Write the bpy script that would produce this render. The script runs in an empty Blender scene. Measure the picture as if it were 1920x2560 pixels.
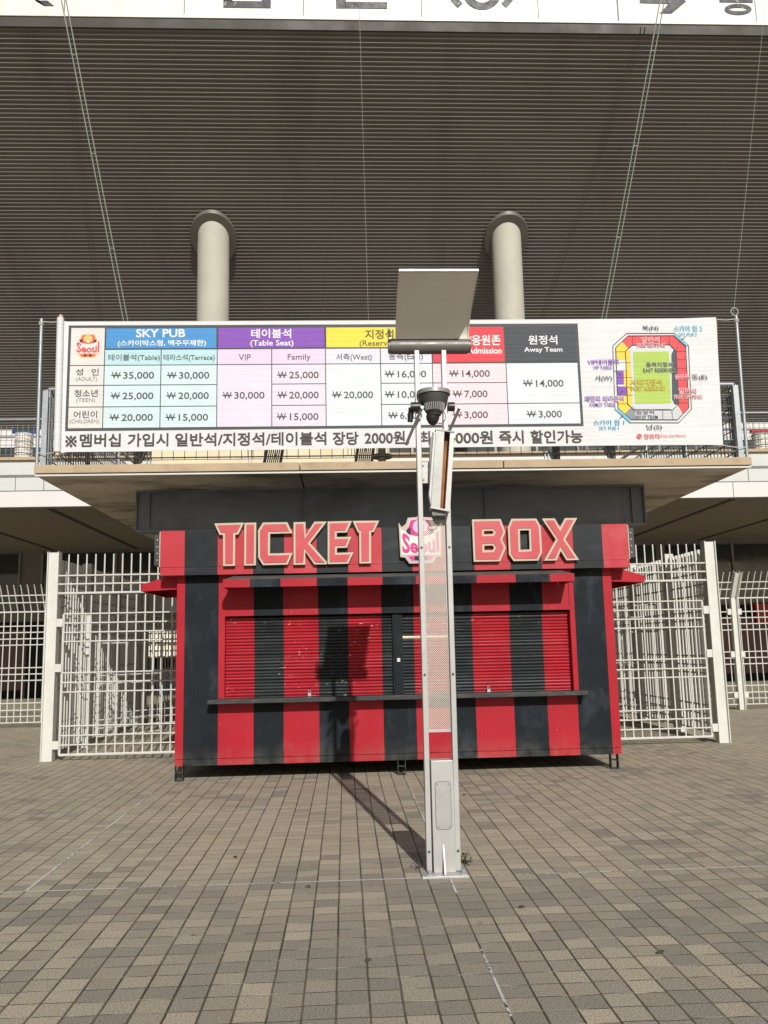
import bpy, bmesh, math, random
from mathutils import Matrix, Vector
from mathutils.geometry import tessellate_polygon
random.seed(7)
SC = bpy.context.scene
COL = SC.collection
# ------------------------------------------------------------------ camera
H = 1.5
F, PI_, YA, RO = 2151.28, .151528, .047901, -.021622
_fw = Vector((math.sin(YA)*math.cos(PI_), math.cos(YA)*math.cos(PI_), math.sin(PI_)))
_rt = Vector((math.cos(YA), -math.sin(YA), 0)); _up = _rt.cross(_fw)
R_ = math.cos(RO)*_rt + math.sin(RO)*_up; U_ = -math.sin(RO)*_rt + math.cos(RO)*_up
cam = bpy.data.cameras.new('camera'); co = bpy.data.objects.new('camera', cam); COL.objects.link(co)
cam.sensor_fit = 'VERTICAL'; cam.sensor_height = 36; cam.lens = F/2560*36
cam.clip_start = .1; cam.clip_end = 2000
M = Matrix((R_, U_, -_fw)).transposed().to_4x4(); M.translation = (0, 0, H); co.matrix_world = M
SC.camera = co
# ------------------------------------------------------------------ light
LD = Vector((-.157, 1, -.565))                     # the way the sunlight travels
el = math.atan2(.565, math.hypot(1, .157))
w = bpy.data.worlds.new('World'); SC.world = w; w.use_nodes = True
sk = w.node_tree.nodes.new('ShaderNodeTexSky'); sk.sky_type = 'NISHITA'; sk.sun_disc = False
sk.sun_elevation = el; sk.sun_rotation = math.atan2(-LD.x, -LD.y)
sk.air_density = 1.0; sk.dust_density = 2.0
bg = w.node_tree.nodes['Background']; bg.inputs[1].default_value = .042
w.node_tree.links.new(sk.outputs[0], bg.inputs[0])
sl = bpy.data.lights.new('sun', 'SUN'); sl.energy = 4.1; sl.angle = math.radians(.53); sl.color = (1, .975, .92)
so = bpy.data.objects.new('sun', sl); COL.objects.link(so)
so.rotation_euler = LD.to_track_quat('-Z', 'Y').to_euler(); so.location = (5, -20, 20)
SC.view_settings.view_transform = 'Standard'; SC.view_settings.look = 'None'
SC.view_settings.exposure = 0; SC.view_settings.gamma = 1

# ------------------------------------------------------------------ helpers
def at(px, py, Y=None, Z=None):
    """photo pixel -> point on the plane y=Y or z=Z"""
    d = _fw*F + R_*(px-960) - U_*(py-1280)
    t = Y/d.y if Y is not None else (Z-H)/d.z
    return Vector((0, 0, H)) + d*t

def lin(c):
    return tuple(((v/255)/12.92 if v/255 <= .04045 else ((v/255+.055)/1.055)**2.4) for v in c)

class NT:
    def __init__(s, name):
        s.m = bpy.data.materials.new(name); s.m.use_nodes = True
        s.t = s.m.node_tree; s.b = s.t.nodes['Principled BSDF']; s.out = s.t.nodes['Material Output']
    def n(s, typ, **k):
        o = s.t.nodes.new('ShaderNode'+typ)
        for a, v in k.items():
            if a.startswith('i_'):
                kk = a[2:]
                o.inputs[int(kk) if kk.isdigit() else kk].default_value = v
            else: setattr(o, a, v)
        return o
    def l(s, a, b): s.t.links.new(a, b)
    def math(s, op, a, b=None, c=None):
        o = s.n('Math', operation=op)
        for i, v in enumerate((a, b, c)):
            if v is None: continue
            if isinstance(v, (int, float)): o.inputs[i].default_value = v
            else: s.l(v, o.inputs[i])
        return o.outputs[0]
    def mix(s, f, a, b, bt='MIX'):
        o = s.n('Mix', data_type='RGBA', blend_type=bt)
        for i, v in ((0, f), (6, a), (7, b)):
            if isinstance(v, (int, float)): o.inputs[i].default_value = v
            elif isinstance(v, tuple): o.inputs[i].default_value = (*v[:3], 1)
            else: s.l(v, o.inputs[i])
        return o.outputs[2]
    def coord(s, scale=(1, 1, 1)):
        tc = s.n('TexCoord'); mp = s.n('Mapping'); mp.inputs['Scale'].default_value = scale
        s.l(tc.outputs['Object'], mp.inputs[0]); return mp.outputs[0]
    def noise(s, scale, sc=(1, 1, 1), detail=4, rough=.55, vec=None):
        o = s.n('TexNoise'); o.inputs['Scale'].default_value = scale
        o.inputs['Detail'].default_value = detail; o.inputs['Roughness'].default_value = rough
        s.l(vec if vec is not None else s.coord(sc), o.inputs['Vector']); return o.outputs[0]
    def ramp(s, v, a, b, ca=0., cb=1.):
        o = s.n('MapRange'); s.l(v, o.inputs[0])
        for i, x in zip((1, 2, 3, 4), (a, b, ca, cb)): o.inputs[i].default_value = x
        return o.outputs[0]
    def bump(s, h, strength=.3, dist=.01):
        o = s.n('Bump'); o.inputs['Strength'].default_value = strength; o.inputs['Distance'].default_value = dist
        s.l(h, o.inputs['Height']); s.l(o.outputs[0], s.b.inputs['Normal'])

def mat(name, col, rough=.6, metal=0., var=.12, vs=3., bump=0., bs=40., dirt=None, dirt_amt=.5, dirt_sc=(1, 1, 1), dirt_s=2., spec=.5, chips=None, dt=(.52, .68), splash=None):
    """painted / plain surface: base colour, soft variation, optional stains and chips of bare colour"""
    t = NT(name)
    a = tuple(c*(1-var) for c in col); b = tuple(min(1, c*(1+var)) for c in col)
    c = t.mix(t.ramp(t.noise(vs, detail=5), .3, .7), a, b)
    if dirt is not None:
        f = t.ramp(t.noise(dirt_s, dirt_sc, 6, .65), dt[0], dt[1], 0, dirt_amt)
        c = t.mix(f, c, dirt)
    if chips is not None:
        ccol, thr, csc, cs = chips
        f = t.ramp(t.noise(cs, csc, 2, .5), thr, thr+.015)
        g = t.ramp(t.noise(1.3, (1, 1, 1), 2), .48, .58)
        c = t.mix(t.math('MULTIPLY', f, g), c, ccol)
    if splash is not None:
        tc_ = t.n('TexCoord'); sp_ = t.n('SeparateXYZ'); t.l(tc_.outputs['Object'], sp_.inputs[0])
        g_ = t.ramp(t.math('ADD', sp_.outputs[2], t.math('MULTIPLY', t.noise(5., (1, 1, .35), 5), .35)), .34, .58, splash[1], 0)
        c = t.mix(t.math('MULTIPLY', g_, t.ramp(t.noise(9., detail=5), .3, .65)), c, splash[0])
    t.l(c, t.b.inputs['Base Color'])
    t.l(t.ramp(t.noise(vs*2.3, detail=3), .3, .7, max(0, rough-.08), min(1, rough+.08)), t.b.inputs['Roughness'])
    t.b.inputs['Metallic'].default_value = metal
    t.b.inputs['Specular IOR Level'].default_value = spec
    if bump: t.bump(t.noise(bs, detail=4), bump, .01)
    return t.m

class MB:
    def __init__(s): s.v = []; s.f = []; s.mi = []; s.cur = 0
    def add(s, vs, fs):
        b = len(s.v); s.v += [Vector(v) for v in vs]
        for f in fs: s.f.append([b+i for i in f]); s.mi.append(s.cur)
        return s
    def box(s, x0, x1, y0, y1, z0, z1):
        if x0 > x1: x0, x1 = x1, x0
        if y0 > y1: y0, y1 = y1, y0
        if z0 > z1: z0, z1 = z1, z0
        return s.add([(x, y, z) for z in (z0, z1) for y in (y0, y1) for x in (x0, x1)],
                     [(0, 2, 3, 1), (4, 5, 7, 6), (0, 1, 5, 4), (2, 6, 7, 3), (0, 4, 6, 2), (1, 3, 7, 5)])
    def bar(s, p, q, a, b, side=(1, 0, 0)):
        """box beam p->q, a wide along side, b the other way"""
        p = Vector(p); q = Vector(q); d = (q-p).normalized(); sd = Vector(side)
        sd = (sd - d*sd.dot(d)).normalized(); o = d.cross(sd)
        vs = [c + sd*i*a/2 + o*j*b/2 for c in (p, q) for i, j in ((-1, -1), (1, -1), (1, 1), (-1, 1))]
        return s.add(vs, [(0, 3, 2, 1), (4, 5, 6, 7), (0, 1, 5, 4), (1, 2, 6, 5), (2, 3, 7, 6), (3, 0, 4, 7)])
    def tube(s, pts, r, n=8, r2=None, cap=True):
        pts = [Vector(p) for p in pts]; k = len(pts); vs = []; prev = None
        for i, p in enumerate(pts):
            d = (pts[min(i+1, k-1)]-pts[max(i-1, 0)]).normalized()
            if prev is None:
                u = d.orthogonal().normalized()
            else:
                u = (prev - d*prev.dot(d)).normalized()
            prev = u; w_ = d.cross(u)
            rr = r if r2 is None else r + (r2-r)*i/(k-1)
            if isinstance(r, (list, tuple)): rr = r[i]
            vs += [p + u*rr*math.cos(2*math.pi*j/n) + w_*rr*math.sin(2*math.pi*j/n) for j in range(n)]
        fs = [(i*n+j, i*n+(j+1) % n, (i+1)*n+(j+1) % n, (i+1)*n+j) for i in range(k-1) for j in range(n)]
        if cap: fs += [tuple(range(n))[::-1], tuple((k-1)*n+j for j in range(n))]
        return s.add(vs, fs)
    def prism(s, loops, y0, y1, P=None):
        """2D loops in (x,z) (first outer, rest holes), between y0 (near) and y1; P maps (x,z,y)->point"""
        if P is None: P = lambda x, z, y: (x, y, z)
        flat = [p for lp in loops for p in lp]
        tris = tessellate_polygon([[Vector((p[0], p[1], 0)) for p in lp] for lp in loops])
        n = len(flat); vs = [P(p[0], p[1], y0) for p in flat] + [P(p[0], p[1], y1) for p in flat]
        fs = [t for t in tris] + [tuple(i+n for i in t)[::-1] for t in tris]
        b = 0
        for lp in loops:
            k = len(lp)
            fs += [(b+i, b+(i+1) % k, n+b+(i+1) % k, n+b+i) for i in range(k)]
            b += k
        return s.add(vs, fs)
    def sheet(s, loops, y):
        flat = [p for lp in loops for p in lp]
        tris = tessellate_polygon([[Vector((p[0], p[1], 0)) for p in lp] for lp in loops])
        return s.add([(p[0], y, p[1]) for p in flat], tris)
    def build(s, name, m, parent=None, bevel=0, smooth=False, fixn=True):
        o0 = Vector(parent['_o']) if parent is not None else Vector((0, 0, 0))
        me = bpy.data.meshes.new(name); me.from_pydata([v-o0 for v in s.v], [], s.f)
        ms = m if isinstance(m, (list, tuple)) else [m]
        for x in ms: me.materials.append(x)
        me.polygons.foreach_set('material_index', s.mi)
        if fixn:
            bm = bmesh.new(); bm.from_mesh(me); bmesh.ops.recalc_face_normals(bm, faces=bm.faces)
            bm.to_mesh(me); bm.free()
        if smooth:
            me.polygons.foreach_set('use_smooth', [True]*len(me.polygons))
            me.set_sharp_from_angle(angle=math.radians(38))
        o = bpy.data.objects.new(name, me); COL.objects.link(o)
        if parent is not None: o.parent = parent; o['_o'] = parent['_o']
        if bevel:
            b = o.modifiers.new('bevel', 'BEVEL'); b.width = bevel; b.segments = 2; b.limit_method = 'ANGLE'
        return o

def build_split(mb, name, m, parent=None, **k):
    par = list(range(len(mb.v)))
    def find(a):
        while par[a] != a: par[a] = par[par[a]]; a = par[a]
        return a
    for f in mb.f:
        for q in f[1:]: par[find(q)] = find(f[0])
    grp = {}
    for i, f in enumerate(mb.f): grp.setdefault(find(f[0]), []).append(i)
    out = []
    for fi in grp.values():
        n = MB(); mp = {}
        for i in fi:
            for q in mb.f[i]:
                if q not in mp: mp[q] = len(n.v); n.v.append(mb.v[q])
            n.f.append([mp[q] for q in mb.f[i]]); n.mi.append(mb.mi[i])
        out.append(n.build(name, m, parent, **k))
    return out

def tag(o, label=None, cat=None, group=None, kind=None):
    for k, v in (('label', label), ('category', cat), ('group', group), ('kind', kind)):
        if v: o[k] = v
    return o
def empty(name, loc, label=None, cat=None, group=None, kind=None):
    o = bpy.data.objects.new(name, None); COL.objects.link(o); o.location = loc; o['_o'] = tuple(loc)
    o.empty_display_size = .2
    return tag(o, label, cat, group, kind)

def text_polys(s, bold=.0):
    c = bpy.data.curves.new('t', 'FONT'); c.body = s; c.size = 1; c.offset = bold; c.resolution_u = 3
    o = bpy.data.objects.new('t', c); COL.objects.link(o)
    dg = bpy.context.evaluated_depsgraph_get(); dg.update()
    me = bpy.data.meshes.new_from_object(o.evaluated_get(dg))
    vs = [(v.co.x, v.co.y) for v in me.vertices]; fs = [tuple(p.vertices) for p in me.polygons]
    bpy.data.meshes.remove(me); bpy.data.objects.remove(o); bpy.data.curves.remove(c)
    return vs, fs
def put_text(mb, s, a, b, y, bold=.0):
    """fit the text into the rectangle a=(x0,z0) b=(x1,z1) of the plane y"""
    vs, fs = text_polys(s, bold)
    x0 = min(v[0] for v in vs); x1 = max(v[0] for v in vs); z0 = min(v[1] for v in vs); z1 = max(v[1] for v in vs)
    mb.add([(a[0]+(v[0]-x0)/(x1-x0)*(b[0]-a[0]), y, a[1]+(v[1]-z0)/(z1-z0)*(b[1]-a[1])) for v in vs], fs)

def inset(lp, d):
    """offset a simple loop; d>0 moves inwards for any orientation"""
    A = sum(lp[i][0]*lp[(i+1) % len(lp)][1]-lp[(i+1) % len(lp)][0]*lp[i][1] for i in range(len(lp)))
    sgn = 1 if A > 0 else -1; out = []; n = len(lp)
    for i in range(n):
        p0, p1, p2 = Vector(lp[i-1]), Vector(lp[i]), Vector(lp[(i+1) % n])
        e1 = (p1-p0).normalized(); e2 = (p2-p1).normalized()
        n1 = Vector((-e1.y, e1.x))*sgn; n2 = Vector((-e2.y, e2.x))*sgn
        m = (n1+n2); k = max(.35, 1+n1.dot(n2))
        out.append(tuple(p1 + m*d/k))
    return out

# ------------------------------------------------------------------ materials
RED = mat('red_paint', (.37, .014, .026), .42, var=.10, vs=1.6, bump=.06, bs=60, dirt=(.30, .02, .03), dirt_amt=.25, chips=((.75, .7, .65), .765, (1, 1, 2.5), 22), spec=.22, splash=((.30, .16, .12), .35))
BLK = mat('black_paint', (.009, .013, .017), .6, var=.25, vs=2.2, bump=.06, bs=60, dirt=(.042, .056, .068), dirt_amt=.6, dirt_sc=(1.3, 1, .7), dirt_s=2.2, spec=.16, splash=((.13, .12, .10), .4))
SIGNRED = mat('sign_red', (.50, .05, .065), .38, var=.05, vs=2, spec=.6)
FREED = mat('fascia_red', (.43, .032, .045), .4, spec=.3, var=.08, vs=1.5, bump=.04, dirt=(.6, .12, .13), dirt_amt=.3)
FBLK = mat('fascia_black', (.012, .016, .020), .42, var=.2, vs=2, bump=.04, dirt=(.05, .055, .06), dirt_amt=.45, dirt_sc=(.6, 1, 3), spec=.25)
CREAM = mat('cream_trim', (.48, .42, .31), .5, var=.07, vs=4)
SHR = mat('shutter_red', (.39, .016, .028), .36, var=.14, vs=2.4, bump=.03, chips=((.8, .75, .7), .685, (1, 1, 4), 16), dirt=(.36, .02, .03), dirt_amt=.4, dirt_sc=(.5, 1, 6), dirt_s=3)
SHB = mat('shutter_black', (.020, .026, .028), .38, var=.3, vs=2.4, bump=.03, chips=((.55, .53, .5), .70, (1, 1, 4), 16), dirt=(.07, .075, .07), dirt_amt=.5, dirt_sc=(.5, 1, 9), dirt_s=3)
GLINT = mat('painted_glint', (.80, .72, .55), .35, .3, var=.1, vs=8)  # sun glint on one shutter slat, painted in as a pale metallic colour
COUNTER = mat('counter_black', (.022, .025, .028), .5, var=.25, vs=5, dirt=(.12, .10, .075), dirt_amt=.6, dirt_sc=(1, 1, 6), dirt_s=5)
ROOFM = mat('awning_roof', (.095, .09, .08), .7, var=.3, vs=3, dirt=(.17, .15, .12), dirt_amt=.6, dirt_sc=(3, 1, 1))
STEELD = mat('dark_steel', (.03,.033,.036), .5, var=.2, vs=2, dirt=(.06, .055, .05), dirt_amt=.4)
BEAM = mat('beam_steel', (.165, .19, .215), .5, var=.15, vs=1.5, bump=.03, dirt=(.055, .06, .065), dirt_amt=.5, dirt_sc=(.4, 1, 1))
WHITE = mat('white_fence_paint', (.60, .60, .56), .45, var=.06, vs=6, bump=.03, dirt=(.45, .38, .26), dirt_amt=.35, dirt_sc=(1, 1, .7), dirt_s=4, dt=(.58, .75))
LAMPW = mat('lamp_paint', (.44, .44, .425), .42, .15, var=.06, vs=5, bump=.04, dirt=(.42, .30, .17), dirt_amt=.45, dirt_sc=(2, 2, .5), dirt_s=3, dt=(.56, .74))
LAMPG = mat('reflector_grey', (.84, .80, .73), .5, .1, var=.05, vs=3)
HOUSE = mat('housing_grey', (.15, .14, .128), .45, .2, var=.1, vs=5)
FLOODG = mat('floodlight_grey', (.075, .075, .07), .5, .3, var=.15, vs=8)
FLOODR = mat('floodlight_rim', (.32, .32, .31), .45, .3, var=.08, vs=8)
DARKP = mat('dark_plastic', (.02, .02, .02), .4, var=.2, vs=9)
RUST = mat('rusty_inner', (.30, .11, .035), .75, var=.35, vs=9, bump=.1, dirt=(.08, .035, .02), dirt_amt=.8, dirt_sc=(1, 1, .5), dirt_s=6)
GALV = mat('galvanised_steel', (.36, .39, .41), .45, .45, var=.12, vs=7, bump=.03)
GALVD = mat('weathered_steel', (.20, .215, .22), .5, .4, var=.15, vs=7)
SLABC = mat('slab_edge_stone', (.44, .335, .22), .8, var=.1, vs=2, bump=.12, bs=30, dirt=(.30, .22, .14), dirt_amt=.6, dirt_sc=(1.5, 1, 2), dirt_s=2.5)
SLABU = mat('slab_underside', (.56, .49, .37), .85, var=.2, vs=1.3, bump=.1, bs=20, dirt=(.10, .075, .055), dirt_amt=.75, dirt_sc=(.6, 1.2, 1), dirt_s=1.2, dt=(.48, .66))
SOFF = mat('ribbed_cladding', (.215, .20, .188), .68, 0, var=.06, vs=.35, spec=.25, dirt=(.13, .12, .11), dirt_amt=.4, dirt_sc=(.5, .1, .1), dirt_s=1.2)
FASC = mat('fascia_white', (.78, .75, .68), .4, var=.03, vs=.8, dirt=(.6, .55, .46), dirt_amt=.35, dirt_sc=(2, 1, .3), dirt_s=1.5)
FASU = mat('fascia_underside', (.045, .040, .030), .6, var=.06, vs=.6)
CONC = mat('column_concrete', (.47, .455, .385), .75, var=.07, vs=1.2, bump=.06, bs=14, dirt=(.42, .39, .32), dirt_amt=.5, dirt_sc=(1, 1, .35), dirt_s=1.6)
COLLAR = mat('collar_metal', (.15, .135, .12), .5, .1, var=.08, vs=2)
BAND = mat('band_panel', (.58, .59, .57), .4, var=.03, vs=.7, dirt=(.5, .5, .47), dirt_amt=.3)
BANDP = mat('band_panel_lower', (.68, .65, .64), .4, var=.03, vs=.7)
CREAMW = mat('cream_wall', (.70, .60, .42), .7, var=.08, vs=1.5, dirt=(.5, .42, .30), dirt_amt=.4)
JOINT = mat('joint_dark', (.16, .17, .17), .6, var=.1)
CEIL = mat('concourse_ceiling', (.26, .23, .18), .75, var=.06, vs=.7)
CEILG = mat('ceiling_groove', (.06, .045, .035), .8, var=.1)
WALLG = mat('wall_grey', (.20, .19, .18), .6, var=.08, vs=.8)
MAROON = mat('wall_maroon', (.16, .085, .08), .55, var=.1, vs=.8)
GLASS = mat('dark_glass', (.025, .035, .037), .08, var=.15, vs=.8, spec=.9)
GLASSG = mat('green_glass', (.06, .10, .10), .12, var=.15, vs=.8, spec=.9)
FRAME = mat('window_frame', (.28, .27, .25), .5, .1, var=.1)
VOID = mat('doorway_dark', (.006, .006, .006), .8, var=.1)
CABLE = mat('cable_steel', (.30, .32, .27), .5, .3, var=.15, vs=10)
CLOTHB = None
GREEN = mat('weed_leaf', (.06, .10, .03), .6, var=.35, vs=40)
BROWNL = mat('weed_dry', (.05, .03, .017), .7, var=.3, vs=40)
ROPE = mat('rope_fibre', (.55, .54, .5), .8, var=.1)
WOOD = mat('wood_pole', (.62, .40, .20), .6, var=.15, vs=10)
SEATW = mat('seat_white', (.70, .69, .64), .5, var=.1, vs=5)
BLUE = mat('blue_sheet', (.05, .12, .42), .5, var=.15)
REDS = mat('red_enamel', (.45, .015, .02), .4, var=.1)
INK = mat('sign_black_ink', (.022, .024, .034), .5, var=.2, vs=3, dirt=(.5, .49, .44), dirt_amt=.6, dirt_sc=(1, 1, 1), dirt_s=9, dt=(.61, .65))
CRW = mat('crest_white', (.72, .69, .66), .3, var=.04, vs=8)
CRM = mat('crest_magenta', (.60, .035, .20), .3, var=.15, vs=6)
CRV = mat('crest_violet', (.55, .42, .62), .3, var=.1, vs=10)
CRY = mat('crest_yellow', (.72, .60, .28), .3, var=.08, vs=10)
CHALK = mat('chalk_white', (.52, .52, .49), .85, var=.15, vs=12)

def cloth_mat(name, col, rough=.62, weave=True):
    t = NT(name)
    c = t.mix(t.ramp(t.noise(3.), .3, .7), tuple(v*.95 for v in col), tuple(min(1, v*1.03) for v in col))
    t.l(c, t.b.inputs['Base Color']); t.b.inputs['Roughness'].default_value = rough
    t.b.inputs['Specular IOR Level'].default_value = .35
    h = t.math('ADD', t.noise(1., (.9, 1, 26), 3, .5), t.math('MULTIPLY', t.noise(1., (5, 1, 9), 3, .5), .35))
    t.bump(h, .36, .022)
    return t.m
_cm = {}
def ink(rgb):
    if rgb not in _cm: _cm[rgb] = cloth_mat('print_%d_%d_%d' % rgb, tuple(v*.85 for v in lin(rgb)))
    return _cm[rgb]
CLOTH = cloth_mat('banner_vinyl', (.65, .66, .665))

def paver_mat():
    t = NT('brick_paving')
    tc = t.n('TexCoord'); sx = t.n('SeparateXYZ'); t.l(tc.outputs['Object'], sx.inputs[0])
    nz = t.n('TexNoise'); nz.inputs['Scale'].default_value = 3.; t.l(tc.outputs['Object'], nz.inputs['Vector'])
    sc = t.n('SeparateColor'); t.l(nz.outputs[1], sc.inputs[0])
    x = t.math('ADD', sx.outputs[0], t.math('MULTIPLY', t.math('SUBTRACT', sc.outputs[0], .5), .007))
    u = t.math('ADD', t.math('DIVIDE', x, .1412), 400+.42)
    cu = t.math('FLOOR', u)
    wn0 = t.n('TexWhiteNoise', noise_dimensions='1D'); t.l(cu, wn0.inputs['W'])
    y = t.math('ADD', sx.outputs[1], t.math('MULTIPLY', t.math('SUBTRACT', sc.outputs[1], .5), .006))
    v = t.math('ADD', t.math('ADD', t.math('DIVIDE', y, .1377), 400+.62), t.math('MULTIPLY', wn0.outputs[0], .10))
    cv = t.math('FLOOR', v)
    cb = t.n('CombineXYZ'); t.l(cu, cb.inputs[0]); t.l(cv, cb.inputs[1])
    wn = t.n('TexWhiteNoise', noise_dimensions='2D'); t.l(cb.outputs[0], wn.inputs['Vector'])
    wn2 = t.n('TexWhiteNoise', noise_dimensions='3D'); cb.inputs[2].default_value = 3.3; t.l(cb.outputs[0], wn2.inputs['Vector'])
    ln = t.n('TexNoise'); ln.inputs['Scale'].default_value = .11; ln.inputs['Detail'].default_value = 3; ln.inputs['Roughness'].default_value = .7
    t.l(cb.outputs[0], ln.inputs['Vector'])
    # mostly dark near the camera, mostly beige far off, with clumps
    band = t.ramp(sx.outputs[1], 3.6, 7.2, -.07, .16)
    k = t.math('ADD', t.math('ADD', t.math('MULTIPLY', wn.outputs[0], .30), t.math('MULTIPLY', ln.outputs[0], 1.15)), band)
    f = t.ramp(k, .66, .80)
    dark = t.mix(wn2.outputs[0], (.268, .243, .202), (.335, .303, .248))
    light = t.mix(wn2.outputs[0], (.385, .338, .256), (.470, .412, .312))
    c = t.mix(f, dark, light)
    # speckle of the concrete aggregate
    sp = t.noise(130., detail=3, rough=.7, vec=tc.outputs['Object'])
    c = t.mix(t.ramp(sp, .38, .62, 0, 1), t.mix(1., c, (.52, .52, .53), 'MULTIPLY'), t.mix(1., c, (1.42, 1.41, 1.38), 'MULTIPLY'))
    # stains that lie on the paving
    st = t.noise(.55, detail=6, rough=.65, vec=tc.outputs['Object'])
    c = t.mix(t.ramp(st, .50, .70, 0, .30), c, t.mix(1., c, (.62, .60, .58), 'MULTIPLY'))
    st2 = t.noise(2.6, detail=5, rough=.6, vec=tc.outputs['Object'])
    c = t.mix(t.ramp(st2, .52, .72, 0, .28), c, (.36, .29, .21))
    fu = t.math('FRACT', u); fv = t.math('FRACT', v)
    du = t.math('MINIMUM', fu, t.math('SUBTRACT', 1., fu)); dv = t.math('MINIMUM', fv, t.math('SUBTRACT', 1., fv))
    wob = t.math('MULTIPLY', t.noise(24., detail=2, vec=tc.outputs['Object']), .024)
    cn = t.noise(.9, (1, .15, 1), 2)
    wu = t.math('ADD', t.ramp(cn, .35, .65, .018, .030), wob)
    mu = t.math('SUBTRACT', 1., t.math('SMOOTH_MIN', 1., t.math('MAXIMUM', t.math('MULTIPLY', t.math('SUBTRACT', du, t.math('MULTIPLY', wu, .75)), 60.), 0.), .1))
    wv = t.math('ADD', .010, t.math('MULTIPLY', wob, .6))
    mv = t.math('SUBTRACT', 1., t.math('MINIMUM', 1., t.math('MAXIMUM', t.math('MULTIPLY', t.math('SUBTRACT', dv, wv), 55.), 0.)))
    jn = t.noise(1.7, (1, 1, 1), 3)
    jcol = t.mix(t.ramp(jn, .38, .62), (.060, .050, .036), (.155, .130, .09))
    c = t.mix(t.math('MAXIMUM', mu, 0.), c, jcol)
    vcol = t.mix(t.ramp(t.noise(5., (1, 7, 1), 2), .50, .64), (.075, .062, .045), (.48, .43, .34))
    c = t.mix(t.math('MULTIPLY', mv, .92), c, vcol)
    vo = t.n('TexVoronoi'); vo.inputs['Scale'].default_value = 1.9; t.l(tc.outputs['Object'], vo.inputs['Vector'])
    c = t.mix(t.ramp(vo.outputs['Distance'], .018, .030, .75, 0), c, (.06, .055, .05))
    vo2 = t.n('TexVoronoi'); vo2.inputs['Scale'].default_value = 1.3; t.l(t.coord((1, 1.1, 1)), vo2.inputs['Vector'])
    c = t.mix(t.ramp(vo2.outputs['Distance'], .008, .014, .7, 0), c, (.62, .6, .55))
    t.l(c, t.b.inputs['Base Color']); t.b.inputs['Roughness'].default_value = .82
    t.b.inputs['Specular IOR Level'].default_value = .3
    hh = t.math('SUBTRACT', t.math('ADD', t.math('MULTIPLY', sp, .12), t.math('MULTIPLY', wn2.outputs[0], .25)), t.math('MULTIPLY', t.math('MAXIMUM', mu, mv), .9))
    t.bump(hh, .55, .004)
    return t.m

def perf_mat():
    t = NT('perforated_steel')
    tc = t.n('TexCoord'); s_ = t.n('SeparateXYZ'); t.l(tc.outputs['Object'], s_.inputs[0])
    p = .0152
    a = t.math('DIVIDE', s_.outputs[0], p); b = t.math('DIVIDE', s_.outputs[2], p*1.0)
    def dist(o):
        fa = t.math('SUBTRACT', t.math('FRACT', t.math('ADD', a, 50+o)), .5); fb = t.math('SUBTRACT', t.math('FRACT', t.math('ADD', b, 50+o)), .5)
        return t.math('SQRT', t.math('ADD', t.math('MULTIPLY', fa, fa), t.math('MULTIPLY', fb, fb)))
    d = t.math('MINIMUM', dist(0), dist(.5)); hole = t.math('LESS_THAN', d, .26)
    t.b.inputs['Base Color'].default_value = (.50, .48, .43, 1); t.b.inputs['Roughness'].default_value = .4
    t.b.inputs['Metallic'].default_value = .2
    tr = t.n('BsdfTransparent'); mx = t.n('MixShader'); t.l(hole, mx.inputs[0]); t.l(t.b.outputs[0], mx.inputs[1]); t.l(tr.outputs[0], mx.inputs[2])
    t.l(mx.outputs[0], t.out.inputs[0])
    return t.m
PAVE = paver_mat(); PERF = perf_mat(); HATCH = mat('hatch_paint', (.36, .36, .345), .5, .1, var=.15, vs=6, dirt=(.42, .42, .4), dirt_amt=.7, dirt_s=5)

# ------------------------------------------------------------------ ground
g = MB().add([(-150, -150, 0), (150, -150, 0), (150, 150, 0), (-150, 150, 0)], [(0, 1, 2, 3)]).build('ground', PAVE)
tag(g, kind='structure')
def chalk_mat():
    t = NT('chalk_line')
    t.b.inputs['Base Color'].default_value = (.66, .66, .62, 1); t.b.inputs['Roughness'].default_value = .9
    tr = t.n('BsdfTransparent'); mx = t.n('MixShader')
    f = t.ramp(t.noise(1.1, detail=2), .44, .54); g_ = t.ramp(t.noise(30., detail=3), .40, .55)
    t.l(t.math('MULTIPLY', t.ramp(t.math('ADD', f, g_), .45, 1.1), .85), mx.inputs[0]); t.l(tr.outputs[0], mx.inputs[1]); t.l(t.b.outputs[0], mx.inputs[2])
    t.l(mx.outputs[0], t.out.inputs[0]); return t.m
CH = chalk_mat()
def strip(x0, x1, y0, y1):
    o = MB().add([(x0, y0, .004), (x1, y0, .004), (x1, y1, .004), (x0, y1, .004)], [(0, 1, 2, 3)]).build('pavement_line', CH)
    tag(o, kind='structure')
strip(-9, 9, 5.804, 5.824); strip(-9, 9, 8.398, 8.416); strip(-2.047, -2.027, 5.8, 9.4)
strip(.645, .663, 8.3, 10.0); strip(.642, .656, 5.45, 5.78); strip(.640, .653, 2.8, 4.5); strip(.645, .662, 6.1, 8.3)

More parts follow.
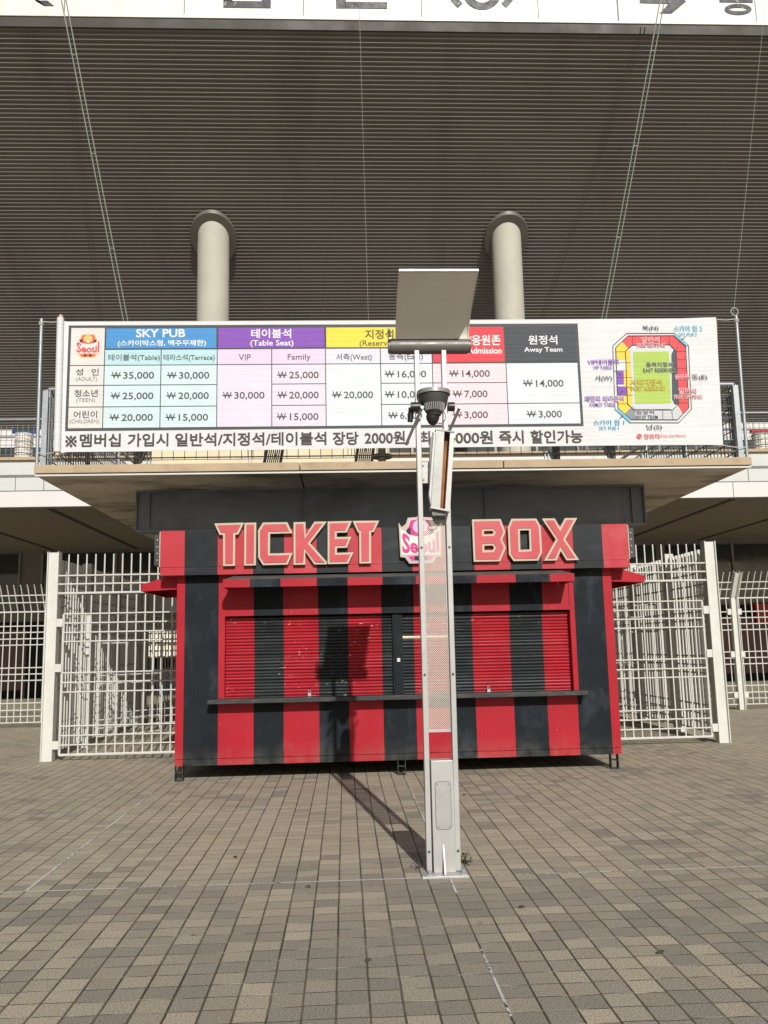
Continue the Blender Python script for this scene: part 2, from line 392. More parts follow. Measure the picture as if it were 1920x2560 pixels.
# ------------------------------------------------------------------ stadium
YC, ZC, K = 24., 13.53, .69
sz = lambda y: ZC - K*(y-YC)
stad = empty('stadium_building', (0, 29, 0), 'large stadium facade with dark ribbed soffit, white lettered fascia and two round columns', 'building')
mb = MB()
YT, YB = 19.453, 30.9
n = 123; dy = (YB-YT)/n; X0, X1 = -26, 30
for i in range(n):
    y0 = YT+i*dy; y1 = y0+dy; z0 = sz(y0); z1 = sz(y1)
    # riser faces the street, then tread runs back level
    mb.add([(X0, y0, z0), (X1, y0, z0), (X1, y0, z1), (X0, y0, z1)], [(0, 1, 2, 3)])
    mb.add([(X0, y0, z1), (X1, y0, z1), (X1, y1, z1), (X0, y1, z1)], [(0, 1, 2, 3)])
mb.box(X0, X1, YT+.3, YB, sz(YT)+.05, sz(YT)+.25)
mb.build('ribbed_soffit', SOFF, stad, fixn=False)
YF = 19.34; zf = 16.875
MB().box(X0, X1, YF+.03, YF+.30, zf+.07, zf+3.1).build('fascia', FASC, stad)
fas = stad.children[-1]
mb = MB().box(X0, X1, YF, YF+.25, zf, zf+.05); mb.build('fascia_trim', FASC, fas)
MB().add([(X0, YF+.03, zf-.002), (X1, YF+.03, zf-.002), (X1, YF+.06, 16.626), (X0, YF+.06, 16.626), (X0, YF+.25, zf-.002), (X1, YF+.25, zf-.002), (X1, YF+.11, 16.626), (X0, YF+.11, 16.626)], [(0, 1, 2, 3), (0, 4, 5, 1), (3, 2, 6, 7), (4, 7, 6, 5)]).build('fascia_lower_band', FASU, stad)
mb = MB()
for px in (460, 759, 1054, 1346, 1546, 160, 1890): mb.box(at(px, 20, Y=YF).x-.012, at(px, 20, Y=YF).x+.012, YF+.026, YF+.04, zf+.12, zf+3.09)
mb.box(at(1547, 20, Y=YF).x-.04, at(1547, 20, Y=YF).x+.0, YF+.02, YF+.04, zf-.0, zf+3.09)
build_split(mb, 'panel_joint', JOINT, fas)
# lettering of the fascia
mb = MB(); yl = YF+.015
def rc(x0, y0, x1, y1): a = at(x0, y1, Y=YF); b = at(x1, y0, Y=YF); mb.box(a.x, b.x, yl, yl+.014, a.z, b.z)
def poly(pts): mb.prism([[(at(x, y, Y=YF).x, at(x, y, Y=YF).z) for x, y in pts]], yl, yl+.014)
# left arrow tip, right arrow tip
poly([(88, 0), (118, 0), (134, 13), (110, 13), (60, -40), (85, -60)])
poly([(1600, -30), (1640, -70), (1716, 2), (1680, 32), (1650, 32), (1672, 8), (1600, 6)])
# hangul of the gate name: consonant below, vowel above
def frame(x0, y0, x1, y1, t, tb):
    rc(x0, y1-tb, x1, y1); rc(x0, y0, x0+t, y1-tb); rc(x1-t, y0, x1, y1-tb); rc(x0+t, y0, x1-t, y0+tb)
frame(558, -42, 677, 17, 23, 15)
rc(575, -120, 600, -70); rc(600, -86, 650, -70); rc(655, -130, 677, -60)
rc(840, -34, 864, 19); rc(864, 4, 968, 19)
rc(830, -66, 978, -50); rc(895, -50, 915, -36); frame(850, -130, 960, -76, 20, 14)
# (S)
def arc(cx, cy, rx, ry, a0, a1, t, n_=14):
    o, i_ = [], []
    for k in range(n_+1):
        a = math.radians(a0+(a1-a0)*k/n_); o.append((cx+rx*math.cos(a), cy-ry*math.sin(a))); i_.append((cx+(rx-t)*math.cos(a), cy-(ry-t*.8)*math.sin(a)))
    poly(o+i_[::-1])
arc(1215, -55, 105, 98, 140, 228, 18); arc(1195, -55, 105, 98, -48, 40, 18)
arc(1206, -20, 48, 43, 180, 360, 22); arc(1206, -88, 48, 43, 0, 180, 22)
arc(1846, 22, 34, 14, 0, 359.9, 12, 28); rc(1800, -4, 1882, 4); rc(1838, -20, 1850, -4)
arc(1760, 22, 1, 1, 0, 1, .5)
mb.build('lettering', INK, fas)
# columns and collars
for px, r in ((533, .46), (1270, .44)):
    cx = at(px, 700, Y=YC).x
    pts = [(cx, YC, 6.2), (cx, YC, 9.8), (cx, YC, 9.83), (cx, YC, 14.2)]
    col_ = MB().tube([(cx, YC, 6.2), (cx, YC, 14.2)], r, 48).build('column', CONC, stad, smooth=True)
    mb = MB(); n_ = 64; vs = []
    for rr, dz in ((r+.015, -.02), (r+.21, -.02), (r+.21, -.16), (r+.015, -.16)):
        for k in range(n_):
            a = 2*math.pi*k/n_; yy = YC-rr*math.cos(a)
            vs.append((cx+rr*math.sin(a), yy, sz(yy)+dz))
    fs = [(q*n_+k, q*n_+(k+1) % n_, ((q+1) % 4)*n_+(k+1) % n_, ((q+1) % 4)*n_+k) for q in range(4) for k in range(n_)]
    mb.add(vs, fs); mb.build('collar', COLLAR, stad, smooth=True)
# concourse: ceiling, band, walls
zc = 4.80; ZB = 5.97
MB().box(X0, X1, 20.06, 29, zc, zc+.2).build('concourse_ceiling', CEIL, stad)
ceil_ = stad.children[-1]
mb = MB()
for x in [-26+i*2.73 for i in range(21)]:
    mb.box(x-.07, x+.07, 20.3, 28.95, zc-.012, zc+.05)
mb.build('ceiling_joint', CEILG, ceil_)
band = MB().box(X0, X1, 20.0, 20.14, zc-.002, 5.17).build('parapet_lower_panel', BANDP, stad)
MB().box(X0, X1, 20.03, 20.14, 5.17, ZB-.07).build('parapet_upper_panel', BAND, stad)
mb = MB()
mb.box(X0, X1, 19.998, 20.05, 5.16, 5.185)
mb.box(X0, X1, 20.02, 20.04, 5.50, 5.56)
for x in (-7.6, -6.95+.0, -2.4, 8.55, 9.9-.1, 12.5): mb.box(x-.008, x+.008, 20.022, 20.04, 5.185, 5.50)
mb.box(9.38, 9.392, 19.99, 20.01, zc, 5.16)
build_split(mb, 'parapet_joint', JOINT, stad)
MB().box(X0, X1, 19.95, 20.2, ZB-.07, ZB).build('parapet_coping', SLABC, stad)
MB().box(X0, X1, 20.2, 30.3, ZB-.6, ZB-.4).build('upper_deck', CONC, stad)
# cream wall and white panels behind the banner
MB().box(-4.4, 1.1, 19.7, 19.93, zc+.1, 7.0).build('cream_wall', CREAMW, stad)
mb = MB()
for z in (5.35, 5.8, 6.2): mb.box(-4.39, 1.09, 19.69, 19.71, z, z+.012)
mb.build('wall_joint', JOINT, stad)
# deck back wall with windows
wz = sz(30.3)
MB().box(X0, X1, 30.0, 30.2, wz-.62, wz+.02).build('deck_wall_upper', BANDP, stad)
dw = stad.children[-1]
mb = MB()
for x in (-13.9, -11.9+.6, -9.5, 13, 15, 17): mb.box(x-.01, x+.01, 29.99, 30.01, wz-.6, wz)
mb.box(X0, X1, 29.985, 30.01, wz-.28, wz-.22); build_split(mb, 'panel_joint', JOINT, dw)
MB().box(X0, X1, 30.05, 30.25, ZB-.4, wz-.62).build('deck_window_band', GLASS, stad)
mb = MB()
for i in range(38): mb.box(X0+i*1.5-.04, X0+i*1.5+.04, 30.0, 30.05, ZB-.4, wz-.62)
mb.build('window_frame', FRAME, stad)
# back wall of the concourse (y = 29)
YW = 29.
def wbox(name, m, px0, px1, py0, py1, dy0=0., dy1=.2, parent=stad):
    a = at(px0, py1, Y=YW); b = at(px1, py0, Y=YW)
    return MB().box(a.x, b.x, YW+dy0, YW+dy1, max(0, a.z), min(zc, b.z)).build(name, m, parent)
xo0, xo1 = at(366, 1650, Y=YW).x, at(470, 1650, Y=YW).x
mb = MB(); mb.box(X0, xo0, YW, YW+.3, 0, zc); mb.box(xo1, X1, YW, YW+.3, 0, zc); mb.box(xo0, xo1, YW, YW+.3, 2.05, zc)
bw = mb.build('concourse_wall', WALLG, stad)
def flat(name, m, x0, x1, z0, z1, d=.03, parent=bw): return MB().box(x0, x1, YW-d, YW-.001, z0, z1).build(name, m, parent)
flat('wall_panel', MAROON, X0, xo0-1.4, .25, 2.2, .05); flat('wall_panel', MAROON, 4.4, X1, .25, 2.15, .05)
flat('slot_window', VOID, X0, xo0-1.4, 2.2, 2.45, .02); flat('slot_window', VOID, 9, X1, 2.15, 2.55, .02)
flat('doorway', VOID, -10.4, -9.2, .0, 2.3, .07)
flat('plinth', VOID, 4.4, X1, 0, .25, .03); flat('plinth', VOID, X0, -10.5, 0, .25, .03)
for x0, x1 in ((-13.5, -10.75), (-9.95, -7.6), (-7.3, -4.9), (-4.5, -1)):
    wn_ = flat('window', GLASS, x0, x1, 3.35, 4.68, .04)
    mb = MB(); mb.box(x0-.06, x0, YW-.12, YW, 2.7, 4.7); mb.box(x1, x1+.06, YW-.12, YW, 2.7, 4.7); build_split(mb, 'frame', FRAME, wn_)
    flat('spandrel', GLASSG, x0, x1, 2.72, 3.33, .045)
for x0, x1 in ((5.2, 8), (8.1, 10.7), (11.0, 13.3), (13.4, 15.7), (15.8, 18)):
    wn_ = flat('window', GLASS, x0, x1, 3.45, 4.62, .04)
    mb = MB(); mb.box(x0-.08, x0-.02, YW-.12, YW, 2.6, 4.65); mb.box(x0, x1, YW-.06, YW-.02, 3.38, 3.44); build_split(mb, 'frame', FRAME, wn_)
    flat('spandrel', GLASSG, x0, x1, 2.62, 3.36, .045)
p_ = at(425, 1507, Y=YW); flat('notice', GALV, p_.x-.28, p_.x+.28, p_.z-.28, p_.z+.25, .06)
p_ = at(1905, 1528, Y=28.8)
fb = MB().box(p_.x-.26, p_.x+.5, 28.7, 28.94, p_.z-.4, p_.z+.26).build('fire_hose_box', REDS, bevel=.01)
tag(fb, 'red wall box on the grey concourse wall behind the right-hand bent fence', 'hose box')
# terrace with seats seen through the opening
stand = empty('seating_stand', (-13, 62, 0), 'sunlit pale seating terrace seen through the opening beside the booth', 'stand')
mb = MB()
for i in range(14): mb.box(-30, 6, 60+i*.9, 74, i*.42-.0, (i+1)*.42)
mb.build('terrace', CREAMW, stand)
mb = MB()
for i in range(14):
    for k in range(50):
        x = -20+k*.36
        z = (i+1)*.42
        mb.box(x, x+.29, 60.35+i*.9, 60.72+i*.9, z+.12, z+.17); mb.box(x, x+.29, 60.68+i*.9, 60.74+i*.9, z+.17, z+.42)
s_ = mb.build('seats', SEATW, stand); s_['kind'] = 'stuff'
MB().box(-30, 6, 59.2, 59.4, 0, .9).build('barrier_wall', VOID, stand)

# ------------------------------------------------------------------ cables
def cable(label, a, b, sep, r, name='cable_pair'):
    a = Vector(a); b = Vector(b)
    e = empty(name, b, label, 'cable')
    for k in (-1, 1):
        MB().tube([a+Vector((sep*k, 0, 0)), b+Vector((sep*k, 0, 0))], r, 8).build('strand', CABLE, e, smooth=True)
    mb = MB(); L = (b-a).length
    for i in range(1, int(L/2.2)):
        p = a.lerp(b, i*2.2/L); mb.box(p.x-sep, p.x+sep, p.y-.008, p.y+.008, p.z-.004, p.z+.004)
    mb.build('spacer', CABLE, e)
cable('grey twin cable slanting down to the right across the left of the ribbed soffit', at(136, -120, Y=17.9), at(388, 1185, Y=22), .052, .015)
cable('grey twin cable slanting down to the left across the right of the ribbed soffit', at(1678, -120, Y=17.9), at(1438, 1185, Y=22), .052, .015)
def wire(label, a, b, r=.006):
    o = MB().tube([a, b], r, 6); o = o.build('thin_wire', CABLE); tag(o, label, 'wire'); return o
wire('thin wire hanging between the two columns', at(896, -60, Y=18.4), at(924, 900, Y=20.5))
wire('thin wire running down to the right banner pole', at(1916, -20, Y=18.4), at(1833, 790, Y=11.05), .004)

# ------------------------------------------------------------------ raised platform
plat = empty('raised_platform', (.75, 11, 0), 'concrete walkway slab over the booth, with a dark steel beam below', 'platform')
SX0, SX1 = -3.935, 5.43; ZT = 3.845; ZBt = 3.71
mb = MB()
for x0, x1 in ((SX0, at(750, 1180, Y=11).x-.006), (at(750, 1180, Y=11).x+.006, at(1258, 1170, Y=11).x-.006), (at(1258, 1170, Y=11).x+.006, SX1)):
    mb.box(x0, x1, 10.96, 20, ZBt+.028, ZT)
build_split(mb, 'slab_edge', SLABC, plat, bevel=.008)
mb = MB()
for x0, x1 in ((SX0+.02, at(750, 1180, Y=11).x-.012), (at(750, 1180, Y=11).x+.012, SX1-.02)):
    mb.box(x0, x1, 11.0, 19.98, ZBt-.0, ZBt+.022)
build_split(mb, 'slab_underside', SLABU, plat)
MB().box(SX0+.005, SX1-.005, 10.985, 11.0, ZBt-.004, ZBt+.018).build('drip_strip', BAND, plat)
bx0, bx1, by = -2.93, 4.385, 12.2; bz0, bz1 = 3.13, 3.71
mb = MB(); mb.box(bx0, bx1, by, by+.03, bz0+.02, bz1-.03)
mb.box(bx0, bx1, by-.05, by+.25, bz0, bz0+.02); mb.box(bx0, bx1, by-.05, by+.25, bz1-.03, bz1-.002)
mb.box(bx0, bx0+.02, by-.05, by+.03, bz0+.02, bz1-.03); mb.box(bx1-.02, bx1, by-.05, by+.03, bz0+.02, bz1-.03)
for px in (756, 1212): x = at(px, 1280, Y=by).x; mb.box(x-.008, x+.008, by-.04, by, bz0+.02, bz1-.03)
for x in (bx0+.19, bx1-.19): mb.box(x-.008, x+.008, by-.045, by, bz0+.02, bz1-.03)
bm_ = mb.build('steel_beam', BEAM, plat)
mb = MB()
for x in (bx0+.30, bx1-.30):
    for k in range(7): mb.tube([(x, by-.02, bz0+.07+k*.075), (x, by+.001, bz0+.07+k*.075)], .016, 6)
    mb.box(x-.04, x+.04, by-.006, by+.001, bz0+.03, bz1-.05)
build_split(mb, 'bolt', BEAM, bm_)
mb = MB()
for x in (-1.9, 3.2): mb.box(x-.15, x+.15, 12.6, 12.9, 0, bz1)
mb.box(-1.9, 3.2, 16.4, 16.7, 3.2, 3.7)
build_split(mb, 'pillar', STEELD, plat)
q = at(873, 1232, Z=ZBt)
MB().tube([(q.x, q.y, ZBt+.001), (q.x, q.y, ZBt-.03)], [.10, .075], 24).build('soffit_light', CONC, plat, smooth=True)
# deck railings ------------------------------------------------------------
def railing(label, P, Q, posts, top=1.03, name='wire_railing', wires=.147, z0=ZT, grid=.147, r=.005, group='railings round the raised platform'):
    P = Vector(P); Q = Vector(Q); L = (Q-P).length; d = (Q-P)/L
    e = empty(name, P, label, 'railing', group)
    MB().tube([P+Vector((0, 0, top)), Q+Vector((0, 0, top))], .027, 10).build('handrail', GALV, e, smooth=True)
    mb = MB(); nrm = Vector((-d.y, d.x, 0))
    n_ = int(L/wires)
    for i in range(n_+1): p = P+d*(i*L/n_); mb.tube([p+Vector((0, 0, .07)), p+Vector((0, 0, top-.13))], r, 5)
    k = int((top-.2)/grid)
    for j in range(k+1):
        z = .10+j*(top-.25)/k; mb.tube([P+Vector((0, 0, z)), Q+Vector((0, 0, z))], r if j else .009, 5)
    mb.build('wire_mesh', GALVD, e)
    for i in range(posts+1):
        p = P+d*(i*L/posts); b_ = MB()
        for s2 in (-1, 1): b_.bar(p+d*.022*s2, p+d*.022*s2+Vector((0, 0, top)), .008, .05, d)
        b_.box(p.x-.06, p.x+.06, p.y-.05, p.y+.05, p.z, p.z+.012); b_.build('railing_post', GALV, e)
    return e
railing('front wire mesh railing on the slab edge, mostly behind the white banner', (SX0+.12, 11.06, ZT), (SX1-.12, 11.06, ZT), 7)
railing('wire mesh railing running back along the left edge of the raised slab', (SX0+.12, 11.15, ZT), (SX0+.12, 19.6, ZT), 5, wires=.11, r=.009)
railing('wire mesh railing running back along the right edge of the raised slab', (SX1-.12, 11.15, ZT), (SX1-.12, 19.6, ZT), 5, wires=.11, r=.009)
# inner stair rails visible under the banner
def stair_rail(label, x0, x1, y0, y1):
    e = empty('stair_railing', (x0, y0, ZT), label, 'railing', 'stair railings behind the banner')
    n_ = 26; mb = MB()
    for i in range(n_):
        t_ = i/(n_-1); x = x0+(x1-x0)*t_; y = y0+(y1-y0)*t_; z = ZT+t_*1.9
        mb.tube([(x, y, z), (x, y, z+.95)], .010, 5)
    mb.build('baluster', GALVD, e)
    mb = MB()
    for dz in (.12, .5, .97): mb.tube([(x0, y0, ZT+dz), (x1, y1, ZT+dz+1.9)], .022, 8)
    mb.build('handrail', GALV, e)
stair_rail('dark stair railing behind the lower left end of the banner', -2.9, -3.3, 11.9, 15.8)
stair_rail('dark stair railing behind the lower right end of the banner', 3.9, 4.6, 11.9, 15.8)
stair_rail('second dark stair railing further in on the right, behind the banner', 3.2, 3.7, 12.3, 16.2)
for px, lb in ((670, 'leaning stack of grey barrier bars left of the centre, seen under the banner'), (900, 'leaning stack of grey barrier bars near the lamp post, seen under the banner')):
    e = empty('crowd_barrier', at(px, 1165, Y=12.6), lb, 'barrier', 'barriers stacked on the raised slab'); x = at(px, 1160, Y=12.6).x; mb = MB()
    for k in range(8): mb.tube([(x-.10+k*.03, 12.6, ZT), (x+.05+k*.03, 12.8, ZT+1.0)], .010, 6)
    mb.build('bar', GALVD, e)
    mb = MB(); mb.tube([(x-.12, 12.6, ZT), (x+.03, 12.8, ZT+1.0)], .018, 8); mb.tube([(x+.13, 12.6, ZT), (x+.28, 12.8, ZT+1.0)], .018, 8)
    build_split(mb, 'frame', GALV, e)
px_ = at(955, 1150, Y=11.5)
e = empty('steel_pipe', (px_.x, 11.5, ZT), 'short white pipe with a clamp ring showing under the middle of the banner', 'pipe')
MB().tube([(px_.x, 11.5, ZT), (px_.x, 11.5, ZT+.9)], .055, 16).build('pipe', BAND, e, smooth=True)
MB().tube([(px_.x, 11.5, ZT+.16), (px_.x, 11.5, ZT+.20)], .14, 16).build('ring', GALV, e, smooth=True)
# corner poles ------------------------------------------------------------
for (x0_, y0_), (x1_, y1_), lb, sgn in (((92, 1165), (104, 797), 'grey scaffold pole at the left end of the banner', 1), ((1868, 1145), (1840, 790), 'grey scaffold pole at the right end of the banner, with a rope knot on top', -1)):
    a = at(x0_, y0_, Y=10.99); b = at(x1_, y1_, Y=10.99)
    e = empty('scaffold_pole', (a.x, 10.99, ZT), lb, 'pole', 'scaffold poles holding the banner')
    MB().tube([(a.x, 10.99, ZT), (b.x, 10.99, b.z)], .023, 12).build('pole', GALV, e, smooth=True)
    MB().box(a.x+sgn*.035, a.x+sgn*.105, 11.0, 11.03, ZT, ZT+1.0).build('end_plate', GALV, e)
    mb = MB()
    for k in range(4): mb.tube([(b.x+.03*math.cos(q), 10.99+.03*math.sin(q), b.z-.05-.012*k) for q in [i*math.pi/4 for i in range(9)]], .005, 5)
    if sgn < 0: mb.tube([(b.x-.02+.05*math.cos(q), 10.98, b.z+.06+.055*math.sin(q)) for q in [i*math.pi/6 for i in range(13)]], .005, 5)
    mb.build('rope_knot', ROPE, e)
# parapet railings and drums ------------------------------------------------
def par_rail(label, x0, x1):
    railing(label, (x0, 20.08, ZB-.02), (x1, 20.08, ZB-.02), 3, top=.95, wires=.125, grid=.125, r=.0065, group='railings on the stadium parapet')
par_rail('wire mesh railing on the white parapet left of the banner', -12, -4.5)
par_rail('wire mesh railing on the white parapet right of the banner', 5.9, 14)
for px0, px1, lb, m_ in ((38, 82, 'pale drum with a blue cover behind the parapet mesh on the left', BLUE), (1882, 1925, 'pale drum with a red bar on top behind the parapet mesh on the right', REDS)):
    a = at(px0, 1110, Y=20.5); b = at(px1, 1110, Y=20.5); cx = (a.x+b.x)/2; r = (b.x-a.x)/2
    e = empty('storage_drum', (cx, 20.5, ZB-.4), lb, 'drum')
    zt_ = at(px0, 1086, Y=20.5).z
    MB().tube([(cx, 20.5, ZB-.4), (cx, 20.5, zt_)], r, 24).build('drum_body', FASC, e, smooth=True)
    mb = MB()
    for k in range(5): z = ZB-.1+k*.14; mb.tube([(cx+(r+.006)*math.cos(q), 20.5+(r+.006)*math.sin(q), z) for q in [i*math.pi/12 for i in range(25)]], .007, 5)
    mb.build('hoop', GALVD, e)
    MB().tube([(cx-r-.05, 20.45, zt_+.06), (cx+r+.12, 20.45, zt_+.05)], .055, 10).build('cover', m_, e, smooth=True)

# ------------------------------------------------------------------ banner
YBN = 10.9
ban = empty('price_banner', (.7, YBN, 4.0), 'wide white vinyl price banner with coloured table and seat map, hung on the railing', 'banner')
def C1(x, y): return (x/1.728, 700+y/1.728)
def C2(x, y): return (960+x/1.728, 700+y/1.728)
def C4(x, y): return (140+x/3.95, 780+y/3.95)
def C5(x, y): return (1400+x/3.19, 780+y/3.19)
def bp(p): q = at(p[0], p[1], Y=YBN); return (q.x, q.z)
# cloth with a slightly uneven outline
top = [bp(p) for p in ((147, 799), (168, 804), (500, 803), (960, 801), (1400, 798), (1700, 796), (1790, 793))]
bot = [bp(p) for p in ((1808, 1113), (1770, 1112), (1500, 1114), (960, 1120), (500, 1127), (168, 1130), (150, 1133), (137, 1130))]
MB().prism([top+bot], YBN, YBN+.006).build('cloth', CLOTH, ban)
a, b = bp((147, 795)), bp((137, 1133))
mb = MB(); mb.tube([(a[0]+.03, YBN-.022, a[1]-.01), (b[0]+.035, YBN-.022, b[1]+.01)], .045, 20); mb.build('rolled_edge', CLOTH, ban, smooth=True)
mb = MB(); mb.tube([(a[0]+.035, YBN-.022, a[1]+.03), (b[0]+.04, YBN-.022, b[1]-.035)], .026, 14)
a2, b2 = bp((1796, 796)), bp((1806, 1112)); mb.tube([(a2[0]-.03, YBN+.03, a2[1]-.01), (b2[0]-.03, YBN+.03, b2[1]-.02)], .02, 14); build_split(mb, 'wooden_pole', WOOD, ban, smooth=True)
mb = MB()
def rope(p, q, yq=YBN-.02):
    a = at(*p, Y=10.98); b = at(*q, Y=yq); m_ = (a+b)/2-Vector((0, 0, .012)); mb.tube([a, m_, b], .006, 5)
rope((104, 804), (152, 804)); rope((93, 1132), (141, 1131)); rope((1841, 797), (1792, 799)); rope((1866, 1118), (1806, 1113))
build_split(mb, 'rope', ROPE, ban)
L1, L2, L3, L4 = YBN-.003, YBN-.006, YBN-.009, YBN-.012
cols = [at(x, 940, Y=YBN).x for x in (173.5, 260.4, 402.2, 542.8, 679.4, 814.2, 952, 1081.5, 1266, 1446)]
rows = [at(400, y, Y=YBN).z for y in (818.5, 873.6, 913, 962.7, 1016.5, 1070)]
CELL = {}
def cell(rgb, c0, c1, r0, r1, ins=.006):
    CELL.setdefault(rgb, MB()).sheet([[(cols[c0]+ins, rows[r1]+ins), (cols[c1]-ins, rows[r1]+ins), (cols[c1]-ins, rows[r0]-ins), (cols[c0]+ins, rows[r0]-ins)]], L2)
GRY, LB, LB2, LP, LP2, LG, LPK = (226, 224, 220), (190, 226, 232), (214, 234, 238), (233, 212, 236), (240, 222, 238), (228, 236, 240), (246, 220, 228)
t_ = MB().sheet([[(cols[0]-.03, rows[5]-.03), (cols[9]+.03, rows[5]-.03), (cols[9]+.03, rows[0]+.03), (cols[0]-.03, rows[0]+.03)]], L1)
t_.build('table_rules', ink((78, 80, 84)), ban)
cell(GRY, 0, 1, 0, 2)
for r in (2, 3, 4): cell(GRY, 0, 1, r, r+1)
I = .014
def hdr(rgb, c0, c1, r0, r1): cell(rgb, c0, c1, r0, r1, I)
hdr((74, 150, 212), 1, 3, 0, 1); hdr((138, 82, 186), 3, 5, 0, 1); hdr((240, 222, 74), 5, 7, 0, 1)
hdr((232, 66, 78), 7, 8, 0, 2); hdr((70, 74, 80), 8, 9, 0, 2)
for c in (1, 2): cell(LB, c, c+1, 1, 2); [cell(LB2, c, c+1, r, r+1) for r in (2, 3, 4)]
cell(LP, 3, 4, 1, 2); cell(LP, 4, 5, 1, 2); cell(LP2, 3, 4, 2, 5); [cell(LP2, 4, 5, r, r+1) for r in (2, 3, 4)]
cell((226, 226, 238), 5, 6, 1, 2); cell((226, 226, 238), 6, 7, 1, 2); cell(LG, 5, 6, 2, 5); [cell(LG, 6, 7, r, r+1) for r in (2, 3, 4)]
[cell(LPK, 7, 8, r, r+1) for r in (2, 3, 4)]; cell((228, 234, 240), 8, 9, 2, 4); cell((228, 234, 240), 8, 9, 4, 5)
for rgb, m_ in CELL.items(): m_.build('table_cell', ink(rgb), ban)
TX = {}
def T(s, cf, x0, x1, y0, y1, rgb, bold=.0, lay=None):
    a = bp(cf(x0, y1)); b = bp(cf(x1, y0))
    a2 = bp(cf(x0, y0)); b2 = bp(cf(x1, y1))
    put_text(TX.setdefault(rgb, MB()), s, ((a[0]+a2[0])/2, (a[1]+b2[1])/2), ((b[0]+b2[0])/2, (b[1]+a2[1])/2), lay or L3, bold)
DK, MD = (84, 84, 88), (128, 126, 126)
def price(s, cf, x0, x1, yc, sc_):
    hgt = 17.5*sc_; ww = 22*sc_
    m_ = TX.setdefault(DK, MB())
    T('W', cf, x0, x0+ww, yc-hgt/2, yc+hgt/2, DK, .012)
    a = bp(cf(x0-1.5*sc_, yc+1.3*sc_)); b = bp(cf(x0+ww+1.5*sc_, yc-1.0*sc_))
    m_.add([(a[0], L4, a[1]), (b[0], L4, a[1]), (b[0], L4, b[1]), (a[0], L4, b[1])], [(0, 1, 2, 3)])
    if s[0] == '1': x0 += 3*sc_
    T(s, cf, x0+ww+6.5*sc_, x1, yc-hgt/2, yc+hgt/2+2.5*sc_, DK, .012)
WH = (244, 246, 248)
T('SKY PUB', C4, 792, 1278, 170, 252, WH, .02); T('(스카이박스형, 맥주무제한)', C4, 612, 1482, 278, 347, WH, .018)
T('테이블석(Table)', C4, 518, 1027, 418, 492, DK, .01); T('테라스석(Terrace)', C4, 1063, 1568, 418, 492, DK, .01)
T('성', C4, 195, 270, 560, 628, DK, .012); T('인', C4, 352, 424, 560, 628, DK, .012)
T('(ADULT)', C4, 200, 408, 642, 690, MD); T('청소년', C4, 183, 415, 768, 840, DK, .012); T('(TEEN)', C4, 203, 388, 852, 900, MD)
T('어린이', C4, 175, 408, 978, 1050, DK, .012); T('(CHILDREN)', C4, 137, 428, 1062, 1110, MD)
for s, x0, x1, y in (('35,000', 552, 970, 627), ('30,000', 1102, 1515, 627), ('25,000', 545, 963, 830), ('20,000', 1096, 1510, 828), ('20,000', 535, 957, 1043), ('15,000', 1088, 1503, 1042)): price(s, C4, x0, x1, y, 3.95)
T('테이블석', C1, 1085, 1258, 212, 252, WH, .016); T('(Table Seat)', C1, 1082, 1268, 260, 292, WH, .012)
T('지정석', C1, 1577, 1700, 215, 256, (96, 90, 60), .018); T('(Reserved)', C1, 1553, 1724, 261, 292, (96, 90, 60), .008)
T('VIP', C1, 1032, 1083, 322, 348, DK); T('Family', C1, 1243, 1342, 321, 352, DK, .004); T('서측(West)', C1, 1452, 1606, 318, 352, DK, .008)
T('동측(East)', C2, 20, 168, 316, 350, DK, .008)
for s, x0, x1, y in (('25,000', 1200, 1377, 411), ('20,000', 1200, 1377, 498), ('15,000', 1198, 1376, 591), ('30,000', 963, 1143, 499), ('20,000', 1436, 1612, 497)): price(s, C1, x0, x1, y, 1.728)
for s, x0, x1, y in (('16,000', 5, 182, 407), ('10,000', 5, 182, 495), ('6,000', 20, 165, 586), ('14,000', 283, 457, 405), ('7,000', 298, 447, 493), ('3,000', 298, 449, 583), ('14,000', 602, 775, 447), ('3,000', 618, 768, 580)): price(s, C2, x0, x1, y, 1.728)
T('일반석/응원존', C2, 238, 503, 238, 284, WH, .018); T('General Admission', C2, 238, 508, 292, 320, WH, .018)
T('원정석', C2, 623, 748, 240, 280, WH, .016); T('Away Team', C2, 605, 770, 291, 317, WH, .014)
BR = (76, 70, 62)
# reference mark and the note line
x0, x1, y0, y1 = 287, 329, 676, 718
for (a_, b_), ly in ((((x0, y0), (x1, y1)), L3), (((x0, y1), (x1, y0)), L4)):
    p = bp(C1(*a_)); q = bp(C1(*b_)); TX.setdefault(BR, MB()); d_ = (Vector(q)-Vector(p)).normalized(); n_ = Vector((-d_.y, d_.x))*.011
    TX[BR].sheet([[(p[0]+n_.x, p[1]+n_.y), (q[0]+n_.x, q[1]+n_.y), (q[0]-n_.x, q[1]-n_.y), (p[0]-n_.x, p[1]-n_.y)]], ly)
def disc(rgb, c, r, ly, n_=20, r0=0):
    ring = [(c[0]+r*math.cos(2*math.pi*k/n_), c[1]+r*math.sin(2*math.pi*k/n_)) for k in range(n_)]
    lp = [ring]
    if r0: lp.append([(c[0]+r0*math.cos(2*math.pi*k/n_), c[1]+r0*math.sin(2*math.pi*k/n_)) for k in range(n_)])
    TX.setdefault(rgb, MB()).sheet(lp, ly)
for x, y in ((308, 679), (308, 716), (289, 697), (327, 697)): disc(BR, bp(C1(x, y)), .017, L4-.001)
